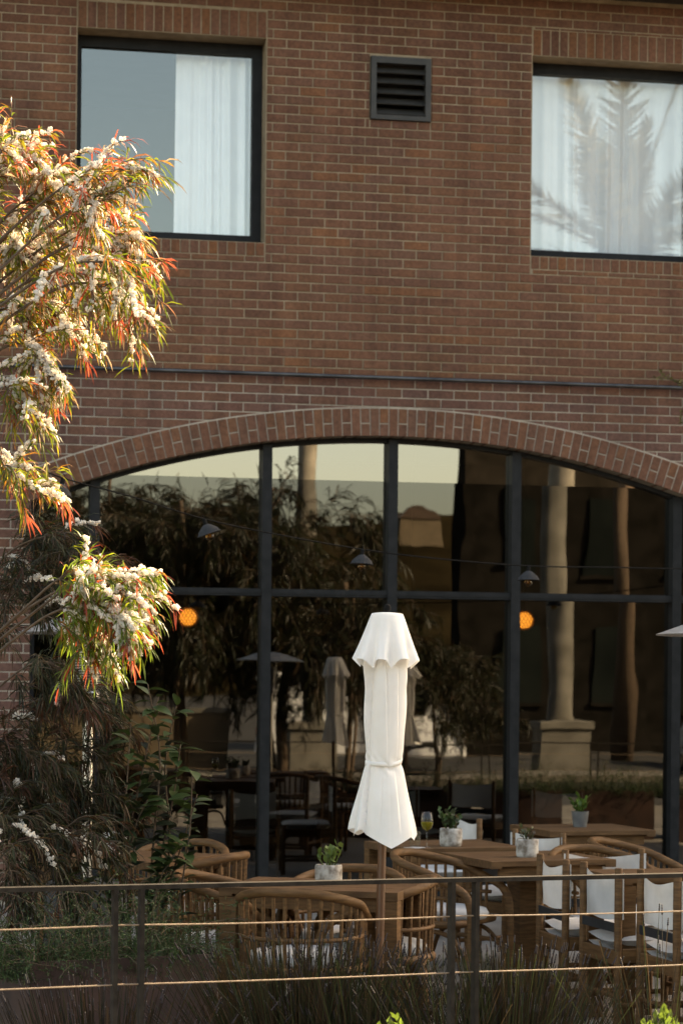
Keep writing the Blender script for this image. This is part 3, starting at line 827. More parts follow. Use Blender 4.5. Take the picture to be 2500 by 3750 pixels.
    so_ = link("tie_band", mb.mesh("tie_band", M['umbrella'], 2), t)
    sm = so_.modifiers.new("thick", 'SOLIDIFY'); sm.thickness = .002
    mb = MB(); mb.tube([(0,0,.05),(0,0,1.95)], .0185, 14); link("pole", mb.mesh("pole", M['pole'], 1), t)
    mb = MB(); mb.lathe([(.010,0),(.012,.012),(.016,.022),(.013,.036),(.003,.042)], 14, (0,0,2.0)); link("finial", mb.mesh("finial", M['cable'], 1), t)
    mb = MB(); mb.lathe([(.24,0),(.24,.03),(.20,.05),(.035,.06),(.032,.30),(.022,.31)], 28); link("base", mb.mesh("base", M['black'], 1), t)
    mb = MB(); mb.tube([(.024,0,.99),(.03,.0,.86),(.027,-.01,.74)], .003, 6); link("pull_cord", mb.mesh("pull_cord", M['rope']), t)
    return t
par = make_parasol("parasol", "closed white cloth parasol tied at the waist standing in front of the window")
par.location = (-1.240, -7.70, 0); par.rotation_euler = (R(.75), R(.2), R(75))
for (x, y, rz, l) in ((2.2, -7.4, 40, "closed parasol beyond the right edge, reflected dark in the window right of the white one"), (1.36, -7.5, 150, "closed parasol beyond the right edge, reflected dark just left of the white one")):
    c = copy_tree(par); c.location = (x, y, 0); c.rotation_euler = (0, 0, R(rz)); tag(c, l, "parasol")

# ------------------------------------------------------------------ patio heaters
def heater(loc, label):
    t = thing("patio_heater", label, "heater", loc, group="steel patio heaters")
    def part(n, prof, mat, seg=28, sm=1):
        mb = MB(); mb.lathe(prof, seg); mb.build(n, mat, t, sm)
    part("base", [(.22,0),(.22,.62),(.20,.66),(.03,.68)], M['black'])
    part("pole", [(.028,.66),(.028,1.60)], M['steel'])
    part("burner", [(.03,1.58),(.06,1.60),(.062,1.63),(.05,1.64)], M['steel'])
    part("emitter", [(.05,1.64),(.058,1.66),(.078,1.86),(.06,1.88)], M['steel'])
    part("reflector", [(.36,1.935),(.365,1.94),(.20,2.0),(.195,2.006),(.07,2.035),(0.01,2.04)], M['steel_dome'], 40)
    mb = MB()
    for k in range(3):
        a = k*2.1; mb.tube([(.06*math.cos(a),.06*math.sin(a),1.86),(.07*math.cos(a),.07*math.sin(a),2.02)], .005, 6)
    mb.build("strut", M['steel'], t)
    ms = MB()
    for k in range(14):                  # perforated rows
        z = 1.668+.0135*k; r = .0595+(z-1.66)*.1; ms.lathe([(r,0),(r+.0012,.003),(r,.006)], 28, (0,0,z), False)
    ms.build("emitter_screen", M['lamp_metal'], t)
heater((-2.37, -5.67, 0), "steel patio heater behind the flowering tree, perforated burner showing")
heater((.58, -7.15, 0), "patio heater whose grey reflector reaches in at the right edge")

# ------------------------------------------------------------------ rail with ropes
def RY(x): return -9.77 + .17*(x+1.79)
rt = thing("terrace_rail", "thin dark metal rail with paired posts and two stretched ropes", "railing", (0, 0, 0))
dx = Vector((1, .17, 0)).normalized(); dyv = Vector((-dx.y, dx.x, 0)); dz = Vector((0, 0, 1))
mb = MB(); xm = 1.2; mb.obox((xm, RY(xm), .996), dx, dyv, dz, 7.0, .020, .0075); mb.build("top_bar", M['rail'], rt)
for x in (-5.0, -4.91, -3.79, -3.70, -2.585, -2.495, -1.379, -1.288, -.17, -.08, 1.04, 1.13, 2.25, 2.34, 3.46, 3.55, 4.67, 4.76, 5.88, 5.97, 7.09, 7.18):
    mb = MB(); mb.obox((x, RY(x), .494), dx, dyv, dz, .0075, .020, .494); mb.build("post", M['rail'], rt)
pairs = [(-4.95, -3.745), (-3.745, -2.54), (-2.54, -1.334), (-1.334, -.125), (-.125, 1.085), (1.085, 2.295), (2.295, 3.505), (3.505, 4.715), (4.715, 5.925), (5.925, 7.135)]
for z0, sg in ((.868, .006), (.668, .003)):
    pts = []
    for a, b in pairs:
        for k in range(10):
            u = k/10; x = a+(b-a)*u; pts.append((x, RY(x), z0 - sg*4*u*(1-u)))
    mb = MB(); mb.tube(pts, .0026, 7); mb.build("rope", M['rope'], rt, 2)

# ------------------------------------------------------------------ string lights
CB = [(-3.167,-5.722,2.967),(-2.829,-5.479,2.878),(-2.689,-5.403,2.837),(-2.485,-5.237,2.776),(-2.093,-4.903,2.714),(-1.641,-4.579,2.621),(-1.14,-4.264,2.557),(-.606,-3.956,2.504),(-.128,-3.84,2.464),(.535,-3.555,2.445),(1.156,-3.263,2.462),(1.719,-3.061,2.474),(2.558,-2.707,2.524),(4.5,-2.0,2.75)]
cb = MB(); cb.tube(catmull([(-5.5,-7.4,3.7)]+CB, 120), .0042, 7)
tag(cb.build("light_cable", M['cable'], None, 2), "black cable with string lights sagging across the arched window", "cable")
lamp_g = "shaded bulbs on the string light cable"
def string_lamp(p, label, first=[None]):
    if first[0] is None:
        t = link("string_lamp", None)
        mb = MB(); mb.lathe([(.012,-.03),(.013,0.008),(.006,.012)], 14); link("socket", mb.mesh("socket", M['cable'], 1), t)
        mb = MB(); mb.lathe([(.014,-.02),(.03,-.03),(.058,-.055),(.066,-.072),(.072,-.075),(.071,-.078),(.064,-.074),(.028,-.034),(.013,-.026)], 24, cap=False); link("shade", mb.mesh("shade", M['lamp_metal'], 1), t)
        mb = MB(); mb.lathe([(.008,-.035),(.012,-.055),(.024,-.08),(.026,-.095),(.018,-.112),(.004,-.118)], 16); link("bulb", mb.mesh("bulb", M['bulb'], 2), t)
        mb = MB()
        for k in range(4):
            a = k*1.57; mb.tube([(.004*math.cos(a),.004*math.sin(a),-.05),(.011*math.cos(a),.011*math.sin(a),-.10)], .001, 4)
        link("filament", mb.mesh("filament", M['rattan']), t)
        mb = MB(); mb.tube([(0,0,.01),(.004,0,.03),(-.006,0,.034)], .0028, 6); link("hook", mb.mesh("hook", M['cable']), t)
        first[0] = t; o = t
    else: o = copy_tree(first[0])
    o.location = (p[0], p[1], p[2]-.012); tag(o, label, "lamp", lamp_g); return o
for p, l, rx in ((CB[3], "leftmost string lamp against the end of the brick arch", .25), (CB[5], "second string lamp from the left, tilted, before the foliage reflection", -.35), (CB[7], "string lamp just left above the parasol", .05), (CB[9], "rightmost string lamp with a glowing amber bulb", 0.0), (CB[12], "string lamp beyond the right edge of the picture", 0.0)):
    o = string_lamp(p, l); o.rotation_euler = (0, rx, 0)

# ------------------------------------------------------------------ woven lamps in the dining room
def woven_lamp(loc, r, lit, label):
    t = thing("pendant_lamp", label, "lamp", loc, group="woven globe lamps in the dining room")
    if lit:
        mb = MB(); mb.lathe([(r*.84*math.cos(a), r*.84*math.sin(a)) for a in [R(-80+160*k/14) for k in range(15)]], 24); mb.build("glow_globe", M['glow'], t, 2)
    mb = MB(); nn = 16
    for k in range(9):
        la = R(-68+136*k/8)
        pts = []
        for i in range(nn*4+1):
            a = 2*math.pi*i/(nn*4) + (math.pi/nn if k % 2 else 0); w = math.sin(i*math.pi/2)*R(7.5)
            pts.append((r*math.cos(la+w)*math.cos(a), r*math.cos(la+w)*math.sin(a), r*math.sin(la+w)))
        mb.tube(pts, r*.035, 5, False)
    mb.build("woven_shade", M['rattan'], t, 2)
    mb = MB(); mb.tube([(0,0,r*.9),(0,0,4.3-loc[2])], .006, 6); mb.build("cord", M['cable'], t)
woven_lamp((-.828,3.202,2.286), .092, True, "small lit woven globe lamp behind the left of the window")
woven_lamp((2.032,2.169,2.272), .088, True, "lit woven globe lamp beside the right mullion inside")
woven_lamp((.138,2.008,2.241), .14, False, "large unlit woven globe lamp left of the parasol top")
woven_lamp((1.268,3.326,2.07), .10, False, "unlit woven lamp just right of the parasol top inside")

# ------------------------------------------------------------------ table ware and pots
def potted(loc, label, kind, r=.062, h=.088, group="potted plants on the tables", seed=1):
    rg = random.Random(seed)
    t = thing("potted_plant", label, "plant", loc, rg.uniform(0, 6), group)
    mb = MB()
    if kind == 'grey': prof = [(r*.72,0),(r*.75,.004),(r*.97,h*.97),(r,h),(r*.9,h),(r*.86,h*.88)]
    else: prof = [(r*.9,0),(r*.97,.008),(r,.02),(r,h*.86),(r*.97,h*.97),(r*.92,h),(r*.85,h*.97),(r*.84,h*.85)]
    mb.lathe(prof, 30); mb.build("pot", M['pot_grey'] if kind == 'grey' else M['pot'], t, 1)
    mb = MB(); mb.lathe([(r*.84,h*.86),(r*.4,h*.93),(.001,h*.95)], 18, cap=False); mb.build("soil", M['soil'], t, 2)
    # leaves share three meshes
    L = []
    tones = {'succulent': [(.10,.15,.035),(.13,.19,.05),(.08,.12,.03)], 'herb': [(.045,.075,.02),(.06,.10,.03),(.05,.06,.03)], 'red': [(.06,.07,.03),(.09,.06,.035),(.08,.09,.035)], 'grey': [(.07,.13,.02),(.10,.18,.03),(.06,.10,.02)]}[kind]
    ln, wd = {'succulent': (.042,.021), 'herb': (.035,.022), 'red': (.030,.020), 'grey': (.045,.018)}[kind]
    for tn in tones:
        mb = MB(); n = 5
        for k in range(n+1):
            u = k/n; w = wd/2*math.sin(math.pi*(u**1.35))**.8 + .0006; z = .25*ln*u*u
            mb.v += [(-w, ln*u, z+.18*w), (0, ln*u, z), (w, ln*u, z+.18*w)]
        for k in range(n):
            a = k*3; mb.f += [(a,a+1,a+4,a+3),(a+1,a+2,a+5,a+4)]; mb.c += [tn, tn]
        L.append(mb.mesh("leaf", M['leaf_dark'], 2))
    ns = {'succulent': 7, 'herb': 12, 'red': 9, 'grey': 12}[kind]
    H = {'succulent': .085, 'herb': .11, 'red': .06, 'grey': .10}[kind]
    st = MB()
    for s in range(ns):
        a = rg.uniform(0, 6.28); sp = rg.uniform(.15, .9); hh = H*rg.uniform(.55, 1.1)
        P0 = Vector((r*.5*sp*math.cos(a), r*.5*sp*math.sin(a), h*.88)); d = Vector((.55*sp*math.cos(a), .55*sp*math.sin(a), 1))
        pts = [P0 + d*hh*u for u in (0, .5, 1)]; st.tube(pts, [.0035,.003,.002], 5, col=tones[0])
        for k in range(6):
            u = .25+.75*k/5; q = P0 + d*hh*u; b = rg.uniform(0, 6.28)
            o = link("leaf", rg.choice(L), t, q)
            o.rotation_euler = (rg.uniform(.2, 1.1), rg.uniform(-.4,.4), b); sc = rg.uniform(.7, 1.15); o.scale = (sc, sc, sc)
    st.build("stem", M['leaf_dark'], t, 2)
potted((-1.335,-6.98,.75), "succulent in a peeling white pot on the parasol table", 'succulent', .064, .09, seed=2)
potted((-.17,-4.50,.75), "bushy herb in a peeling round pot beside the wine glass", 'herb', .066, .105, seed=3)
potted((.06,-5.36,.75), "small reddish plant in a speckled white cylinder pot", 'red', .062, .10, seed=5)
potted((1.13,-2.72,.75), "bright green plant in a tapered grey pot on the window table", 'grey', .06, .105, seed=8)
wg = thing("wine_glass", "stemmed glass of white wine on the middle table", "glass", (-.34,-4.62,.75))
mb = MB(); mb.lathe([(.033,0),(.034,.002),(.006,.006),(.0035,.012),(.0035,.085),(.008,.092),(.026,.108),(.036,.135),(.037,.155),(.031,.205),(.0305,.205),(.0362,.155),(.035,.135),(.025,.11),(.002,.095)], 28, cap=False); mb.build("bowl", M['clear'], wg, 2)
mb = MB(); mb.lathe([(.001,.096),(.0245,.111),(.0345,.136),(.0355,.146),(.001,.1465)], 28, cap=False); mb.build("wine", M['wine'], wg, 1)
tb = thing("tumbler", "clear water tumbler left of the wine glass", "glass", (-.405,-4.60,.75))
mb = MB(); mb.lathe([(.001,.001),(.030,.001),(.034,.09),(.033,.09),(.029,.008),(.001,.008)], 24, cap=False); mb.build("glass_wall", M['clear'], tb, 1)
npk = MB()
for j in range(5):
    for i in range(7): npk.v.append((-.06+.02*i, -.025+.012*j, .002+.002*math.sin(i*1.3+j)))
for j in range(4):
    for i in range(6): a = j*7+i; npk.f.append((a,a+1,a+8,a+7)); npk.c.append(None)
o = npk.build("napkin", M['canvas'], None, 2); o.location = (-.42,-4.655,.752); tag(o, "small folded white napkin at the wine table's left corner", "napkin")
sm = o.modifiers.new("thick", 'SOLIDIFY'); sm.thickness = .003
npk = MB(); n = 16
for k in range(7):
    for i in range(n):
        a = 6.283*i/n; u = k/6; r = (.035+.03*u)*(1+.35*math.sin(5*a+2*k)*u+.15*math.sin(3*a))
        npk.v.append((r*math.cos(a), r*math.sin(a), .001+.10*u*(1+.25*math.sin(4*a+1))))
for k in range(6):
    for i in range(n): j = (i+1) % n; npk.f.append((k*n+i, k*n+j, k*n+n+j, k*n+n+i)); npk.c.append(None)
o = npk.build("napkin", M['canvas'], None, 2); o.location = (-2.17,-5.05,.752); tag(o, "upright crumpled white napkin on the left table behind the shrub", "napkin")

# ------------------------------------------------------------------ planting
def blades(P, D, L, Wd, droop, tones, jitter=.3, rg=nr):
    """narrow leaves: base points P, start directions D, lengths L, widths Wd. Returns verts, faces, tone per face"""
    n = len(P); P = np.asarray(P); D = np.asarray(D); D = D/np.linalg.norm(D, axis=1, keepdims=True)
    L = np.asarray(L)[:, None]; Wd = np.asarray(Wd)[:, None]
    G = np.array([0, 0, -1.])*np.asarray(droop)[:, None]
    p1 = P + D*L*.33; d2 = D + G*.5; d2 /= np.linalg.norm(d2, axis=1, keepdims=True)
    p2 = p1 + d2*L*.36; d3 = D + G*1.1; d3 /= np.linalg.norm(d3, axis=1, keepdims=True); p3 = p2 + d3*L*.31
    s = np.cross(D, rg.normal(size=(n, 3))); s /= np.linalg.norm(s, axis=1, keepdims=True)+1e-9
    s2 = s + .25*rg.normal(size=(n, 3))
    V = np.stack([P, p1-s*Wd*.5, p1+s*Wd*.5, p2-s2*Wd*.42, p2+s2*Wd*.42, p3], 1).reshape(-1, 3)
    F = []
    for i in range(n):
        b = i*6; F += [(b, b+1, b+2), (b+1, b+3, b+4, b+2), (b+3, b+5, b+4)]
    return V, F, np.repeat(np.asarray(tones), 3, axis=0)
def ico():
    t = (1+5**.5)/2
    v = [(-1,t,0),(1,t,0),(-1,-t,0),(1,-t,0),(0,-1,t),(0,1,t),(0,-1,-t),(0,1,-t),(t,0,-1),(t,0,1),(-t,0,-1),(-t,0,1)]
    f = [(0,11,5),(0,5,1),(0,1,7),(0,7,10),(0,10,11),(1,5,9),(5,11,4),(11,10,2),(10,7,6),(7,1,8),(3,9,4),(3,4,2),(3,2,6),(3,6,8),(3,8,9),(4,9,5),(2,4,11),(6,2,10),(8,6,7),(9,8,1)]
    v = [np.array(x)/np.linalg.norm(x) for x in v]; mid = {}; nf = []
    def m(a, b):
        k = (min(a,b), max(a,b))
        if k not in mid:
            q = v[a]+v[b]; v.append(q/np.linalg.norm(q)); mid[k] = len(v)-1
        return mid[k]
    for a, b, c in f:
        ab, bc, ca = m(a,b), m(b,c), m(c,a); nf += [(a,ab,ca),(b,bc,ab),(c,ca,bc),(ab,bc,ca)]
    return np.array(v), nf
IV, IF = ico()
def puffs(C, Rr, tones, rg=nr):
    V = []; F = []; n = len(IV)
    for i, c in enumerate(C):
        k = Rr[i]*(1 + .34*rg.normal(size=(n, 1)).clip(-1.2, 1.5))
        V.append(np.asarray(c) + IV*k); F += [tuple(q+i*n for q in t) for t in IF]
    return np.concatenate(V), F, np.repeat(np.asarray(tones), len(IF), axis=0)
LIT = [((.15,.17,.015),3.5),((.085,.115,.012),4.5),((.26,.22,.02),2),((.36,.15,.025),2.4),((.36,.07,.03),1.0),((.20,.085,.045),2),((.30,.20,.12),2)]
GREEN = [((.13,.19,.02),4),((.09,.13,.02),4),((.20,.22,.02),2),((.34,.14,.03),1),((.42,.06,.025),1.0),((.14,.08,.035),1)]
SHADE_BROWN = [((.028,.032,.010),4),((.040,.029,.012),2.5),((.06,.033,.016),1.8),((.06,.025,.013),.7),((.018,.024,.008),3)]  # brown leaves of the shaded boughs, their shade darkened into the colour
def pick(pal, n, rg=nr):
    w = np.array([b for _, b in pal]); c = np.array([a for a, _ in pal])
    return c[rg.choice(len(pal), n, p=w/w.sum())]*rg.uniform(.75, 1.25, (n, 1))
def grow(branches, pal, ntw, nleaf, flower, rg, spread=1.0, tipred=True, lscale=1.0, smin=.18, fr=(.0062,.0108), fmin=0):
    """branches -> twig tubes, leaves, flower puffs"""
    tw = MB(); P=[]; D=[]; Ln=[]; Wd=[]; Dr=[]; T=[]; FC=[]; FR=[]
    for br in branches:
        pts = catmull(br, 26); m = len(pts)
        tw.tube(pts, [.0075*(1-.8*i/(m-1)) for i in range(m)], 6)
        for q in range(ntw):
            s = smin + (1-smin)*rg.random()**.8; i = min(int(s*(m-1)), m-2)
            p = pts[i].copy(); tan = (pts[i+1]-pts[i]).normalized()
            d = (tan*.8 + Vector(rg.normal(size=3))*.55*spread + Vector((0,0,.25))).normalized()
            L = rg.uniform(.10, .26)*lscale; st = 7; path = [p.copy()]
            for k in range(st):
                d = (d + Vector((0,0,-1))*.13 + Vector(rg.normal(size=3))*.08).normalized(); p = p + d*(L/st); path.append(p.copy())
            tw.tube(path, [.0032*(1-.7*k/st) for k in range(st+1)], 4, False)
            red = tipred and rg.random() < .24
            tn = pick(pal, nleaf, rg)
            for k in range(nleaf):
                u = rg.uniform(.1, 1.0); a = min(int(u*st), st-1); b = path[a].lerp(path[a+1], u*st-a)
                dd = (path[a+1]-path[a]).normalized()
                P.append(b); D.append(np.array(dd)*.9 + rg.normal(size=3)*.55 + np.array([0,0,-.25])); Ln.append(rg.uniform(.055, .12)*lscale); Wd.append(rg.uniform(.0045, .0085)*lscale*(.7 if pal is SHADE_BROWN else 1))
                Dr.append(rg.uniform(.5, 1.5)); c = tn[k]
                if red and u > .72: c = np.array((.40,.075,.04))*rg.uniform(.6,1.2) if pal is not SHADE_BROWN else np.array((.075,.03,.016))*rg.uniform(.6,1.2)
                T.append(c)
            if s > fmin and rg.random() < flower:
                nfl = rg.integers(12, 26); u0 = rg.uniform(.0, .35)
                for k in range(nfl):
                    u = u0 + (1-u0)*k/nfl; a = min(int(u*st), st-1); b = path[a].lerp(path[a+1], u*st-a)
                    FC.append(np.array(b)+rg.normal(size=3)*.0055+np.array([0,0,.008])); FR.append(rg.uniform(*fr))
    return tw, (P, D, Ln, Wd, Dr, T), (FC, FR)
BR_UP = [
  [(-3.138,-8.178,3.323), (-3.004,-8.248,3.632), (-2.931,-8.307,3.833)],
  [(-3.118,-7.978,3.394), (-2.928,-8.059,3.711), (-2.839,-8.121,3.836)],
  [(-3.118,-8.034,3.313), (-2.914,-8.117,3.574), (-2.795,-8.185,3.673), (-2.722,-8.244,3.744)],
  [(-3.138,-8.233,3.261), (-2.787,-8.344,3.588), (-2.634,-8.418,3.684), (-2.483,-8.491,3.711)],
  [(-3.133,-7.828,3.329), (-2.829,-7.929,3.597), (-2.662,-8.006,3.734), (-2.572,-8.068,3.744)],
  [(-3.105,-8.387,3.150), (-2.720,-8.503,3.507), (-2.505,-8.589,3.586)],
  [(-3.098,-7.936,3.186), (-2.786,-8.039,3.452), (-2.590,-8.121,3.571), (-2.502,-8.183,3.598)],
  [(-3.101,-8.139,3.101), (-2.750,-8.249,3.397), (-2.498,-8.341,3.488), (-2.351,-8.414,3.367)],
  [(-3.105,-8.443,3.039), (-2.736,-8.556,3.292), (-2.536,-8.639,3.320), (-2.438,-8.703,3.245)],
  [(-3.099,-8.037,3.063), (-2.835,-8.132,3.308), (-2.640,-8.213,3.338), (-2.521,-8.281,3.225)],
  [(-3.101,-8.240,2.999), (-2.709,-8.358,3.258), (-2.504,-8.441,3.252), (-2.403,-8.506,3.133)],
  [(-3.096,-7.936,2.950), (-2.891,-8.020,3.217), (-2.740,-8.093,3.229), (-2.634,-8.158,3.115)],
  [(-3.091,-7.632,2.990), (-2.881,-7.716,3.376), (-2.757,-7.785,3.499), (-2.665,-7.848,3.491)],
  [(-3.098,-8.139,2.871), (-2.927,-8.216,3.026), (-2.794,-8.287,3.038), (-2.735,-8.343,2.910)],
  [(-3.100,-8.241,2.823), (-2.947,-8.314,2.889), (-2.871,-8.374,2.832), (-2.798,-8.433,2.732)],
  [(-3.093,-7.632,3.232), (-2.914,-7.710,3.506), (-2.821,-7.773,3.535), (-2.743,-7.833,3.399)],
  [(-3.117,-7.831,3.493), (-2.993,-7.899,3.595), (-2.892,-7.963,3.551), (-2.846,-8.018,3.399)],
  [(-3.113,-7.831,3.055), (-2.954,-7.906,3.214), (-2.858,-7.970,3.226), (-2.797,-8.027,3.111)],
  [(-3.082,-8.244,2.718), (-2.962,-8.312,2.697), (-2.906,-8.368,2.537), (-2.766,-8.439,2.413)]]
BR_LO = [
  [(-3.109,-8.396,1.705), (-2.856,-8.489,1.947), (-2.674,-8.568,2.101), (-2.520,-8.642,2.067), (-2.417,-8.707,1.931)],
  [(-3.106,-8.194,1.688), (-2.817,-8.292,1.936), (-2.617,-8.375,2.076), (-2.582,-8.427,1.953), (-2.570,-8.475,1.814)],
  [(-3.107,-8.295,1.705), (-2.822,-8.393,1.968), (-2.595,-8.481,2.089), (-2.483,-8.547,2.080), (-2.415,-8.605,2.010)],
  [(-3.110,-8.498,1.637), (-2.859,-8.590,1.860), (-2.707,-8.663,1.961), (-2.541,-8.740,1.978), (-2.460,-8.800,1.878)]]
BR_SH = [
  [(-3.103,-6.669,1.816), (-2.868,-6.758,2.244), (-2.632,-6.847,2.366), (-2.495,-6.918,2.304), (-2.417,-6.978,2.121)],
  [(-3.101,-6.512,1.817), (-2.862,-6.602,2.149), (-2.744,-6.669,2.354), (-2.646,-6.733,2.373)],
  [(-3.102,-6.715,1.612), (-2.868,-6.804,2.019), (-2.751,-6.871,2.120), (-2.653,-6.935,1.978)],
  [(-3.103,-6.918,1.413), (-2.833,-7.014,1.695), (-2.660,-7.091,1.776), (-2.516,-7.163,1.639)],
  [(-3.098,-6.614,1.303), (-2.819,-6.711,1.532), (-2.562,-6.804,1.617), (-2.384,-6.883,1.497)],
  [(-3.102,-6.964,1.216), (-2.870,-7.052,1.378), (-2.717,-7.126,1.342)],
  [(-3.097,-6.716,1.103), (-2.741,-6.827,1.291), (-2.506,-6.916,1.376), (-2.370,-6.987,1.218)],
  [(-3.100,-6.964,1.017), (-2.830,-7.060,1.181), (-2.753,-7.120,1.124)],
  [(-3.098,-6.817,1.008), (-2.784,-6.921,1.174), (-2.571,-7.006,1.218), (-2.415,-7.080,1.023)],
  [(-3.104,-7.223,1.033), (-2.819,-7.321,1.038), (-2.688,-7.391,0.927), (-2.595,-7.454,0.778)],
  [(-3.106,-7.426,0.950), (-2.920,-7.506,0.955), (-2.828,-7.569,0.846), (-2.791,-7.621,0.700)],
  [(-3.101,-7.122,0.929), (-2.835,-7.217,1.071), (-2.645,-7.297,1.037), (-2.400,-7.388,0.926)],
  [(-3.094,-6.513,0.989), (-2.893,-6.596,1.200), (-2.814,-6.656,1.244), (-2.735,-6.716,1.206)]]
tree = thing("flowering_tree", "flowering tree with strings of white blossom and narrow red, orange and green leaves", "tree")
tr = MB(); tr.tube(catmull([(-3.36,-7.66,-.05),(-3.33,-7.7,.9),(-3.26,-7.8,1.8),(-3.2,-7.95,2.6),(-3.16,-8.1,3.4),(-3.05,-8.2,3.8)], 30), [.075-.0017*i for i in range(31)], 12)
tr.build("trunk", M['twig'], tree, 2)
rgt = np.random.default_rng(21)
tw, lv, fl = grow(BR_UP, LIT, 16, 25, .66, rgt, smin=.3)
tw2, lv2, fl2 = grow(BR_LO, GREEN, 30, 28, .9, rgt, smin=.42, fmin=.5)
tw3, lv3, fl3 = grow(BR_SH, SHADE_BROWN, 26, 34, .08, rgt, 1.1, True, 1.25)
for w in (tw, tw2, tw3): tag(w.build("branch", M['twig'], tree, 2), kind="stuff")
for l, nm in ((lv, "leaves"), (lv2, "leaves"), (lv3, "leaves")):
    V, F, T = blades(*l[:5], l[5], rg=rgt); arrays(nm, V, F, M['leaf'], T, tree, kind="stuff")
for f in (fl, fl2, fl3):
    n = len(f[0]); tn = np.tile(np.array([[.88,.82,.74]]), (n, 1))*rgt.uniform(.85, 1.1, (n, 1))
    V, F, T = puffs(f[0], f[1], tn, rgt); arrays("blossom", V, F, M['petal'], T, tree, kind="stuff")

# dark glossy shrub behind the tree: leaves one by one
gs = thing("glossy_shrub", "dark shrub with broad glossy leaves in front of the window", "shrub", (-2.2,-7.0,0))
LM = []
for tn in ((.020,.034,.012),(.028,.046,.016),(.036,.062,.016),(.016,.026,.012)):
    mb = MB(); n = 6; ln, wd = .098, .044
    for k in range(n+1):
        u = k/n; w = wd/2*math.sin(math.pi*u**.85)**.9+.0005; zz = -.22*ln*u*u
        mb.v += [(-w, ln*u, zz+.3*w), (0, ln*u, zz), (w, ln*u, zz+.3*w)]
    for k in range(n):
        a = k*3; mb.f += [(a,a+1,a+4,a+3),(a+1,a+2,a+5,a+4)]; mb.c += [tn,tn]
    LM.append(mb.mesh("leaf", M['leaf_dark'], 2))
rgs = random.Random(5)
stems = [((-.05,0,.3),(-.08,.02,.9),(-.02,0,1.25),(.05,-.05,1.62)), ((.0,0,.3),(.06,0,.8),(.13,.02,1.15),(.16,0,1.40)), ((.02,0,.3),(.10,0,.7),(.18,.03,.95),(.24,0,1.17)),
         ((-.1,0,.3),(-.18,0,.8),(-.2,.05,1.2),(-.16,0,1.45)), ((0,.05,.3),(-.05,.1,.8),(0,.1,1.1),(.03,.05,1.3)), ((.0,-.05,.3),(.05,-.08,.65),(.1,-.1,.85),(.16,-.1,.95)),
         ((-.15,0,.3),(-.28,0,.75),(-.33,0,1.1),(-.36,.05,1.35)), ((.05,.05,.3),(.12,.08,.9),(.10,.1,1.3),(.15,.1,1.58)), ((-.02,0,.3),(-.1,-.05,.7),(-.06,-.08,1.0),(.0,-.1,1.15)),
         ((.1,0,.3),(.16,-.03,.7),(.2,-.05,1.0),(.21,-.05,1.28)), ((-.1,-.05,.3),(-.12,-.08,.8),(-.1,-.1,1.15),(-.08,-.1,1.5)), ((.05,-.1,.3),(.02,-.12,.6),(.06,-.14,.8),(.12,-.12,.88)),
         ((-.2,-.05,.3),(-.22,-.08,.65),(-.18,-.1,.85),(-.12,-.1,1.0)), ((.0,.0,.4),(.04,-.02,1.0),(.06,-.04,1.35),(.0,-.05,1.68))]
for P in stems:
    pts = catmull(P, 22); mb = MB(); mb.tube(pts, [.007-.0002*i for i in range(23)], 6); mb.build("stem", M['twig'], gs, 2)
    for k in range(30):
        u = .22+.78*(k/29); i = min(int(u*22), 21); q = pts[i].lerp(pts[i+1], u*22-i)
        o = link("leaf", rgs.choice(LM if k < 22 else LM[2:3]), gs, q); a = rgs.uniform(0, 6.28)
        o.rotation_euler = (rgs.uniform(-.2,.9), rgs.uniform(-.5,.5), a); sc = rgs.uniform(.65,1.2); o.scale = (sc,)*3

# planter box with rosemary
pl = thing("planter_box", "rust brown steel planter box at the lower left behind the rail", "planter", (0,0,0))
dxp = Vector((.445,.121,0)).normalized(); dyp = Vector((-dxp.y,dxp.x,0)); pc = Vector((-2.43,-7.72,0)); th = .006
def pp(hx, hy, cx, cy, z0, z1, nm, mat):
    mb = MB(); c = pc + dxp*cx + dyp*cy + Vector((0,0,(z0+z1)/2)); mb.obox(c, dxp, dyp, Vector((0,0,1)), hx, hy, (z1-z0)/2); mb.build(nm, mat, pl)
HX, HY, HT = .42, .22, .525
pp(HX, th, 0, -HY, .0, HT, "panel", M['corten']); pp(HX, th, 0, HY, .0, HT, "panel", M['corten'])
pp(th, HY-th, -HX+th, 0, .0, HT, "panel", M['corten']); pp(th, HY-th, HX-th, 0, .0, HT, "panel", M['corten'])
pp(HX-.014, HY-.012, 0, 0, .40, .47, "soil", M['soil'])
rs = thing("rosemary_bush", "dense dark green rosemary with fine needles spilling over the planter", "shrub", (0,0,0))
P=[];D=[];Ln=[];Wd=[];Dr=[];T=[]; st = MB(); rr = np.random.default_rng(8)
for s in range(520):
    u, v = rr.uniform(-1.25, 1.02), rr.uniform(-1.15, 1.0)
    b = pc + dxp*(HX*u*.97) + dyp*(HY*v) + Vector((0,0,.44))
    hgt = rr.uniform(.14, .52)*(1-.25*abs(u)**2); d = Vector((u*.25+rr.normal()*.25, v*.3-.12+rr.normal()*.25, 1)).normalized()
    p = b.copy(); n = 7
    for k in range(n):
        d = (d + Vector(rr.normal(size=3))*.16 + Vector((0,0,-.05*k))).normalized(); q = p + d*(hgt/n)
        for j in range(6):
            P.append(p.lerp(q, rr.random())); D.append(np.array(d)*.7+rr.normal(size=3)*.7); Ln.append(rr.uniform(.014,.03)); Wd.append(rr.uniform(.0022,.0038)); Dr.append(.2)
            T.append(np.array((.030,.056,.014))*rr.uniform(.4,1.6))
        if s % 3 == 0: st.tube([p, q], .0016, 4, False)
        p = q
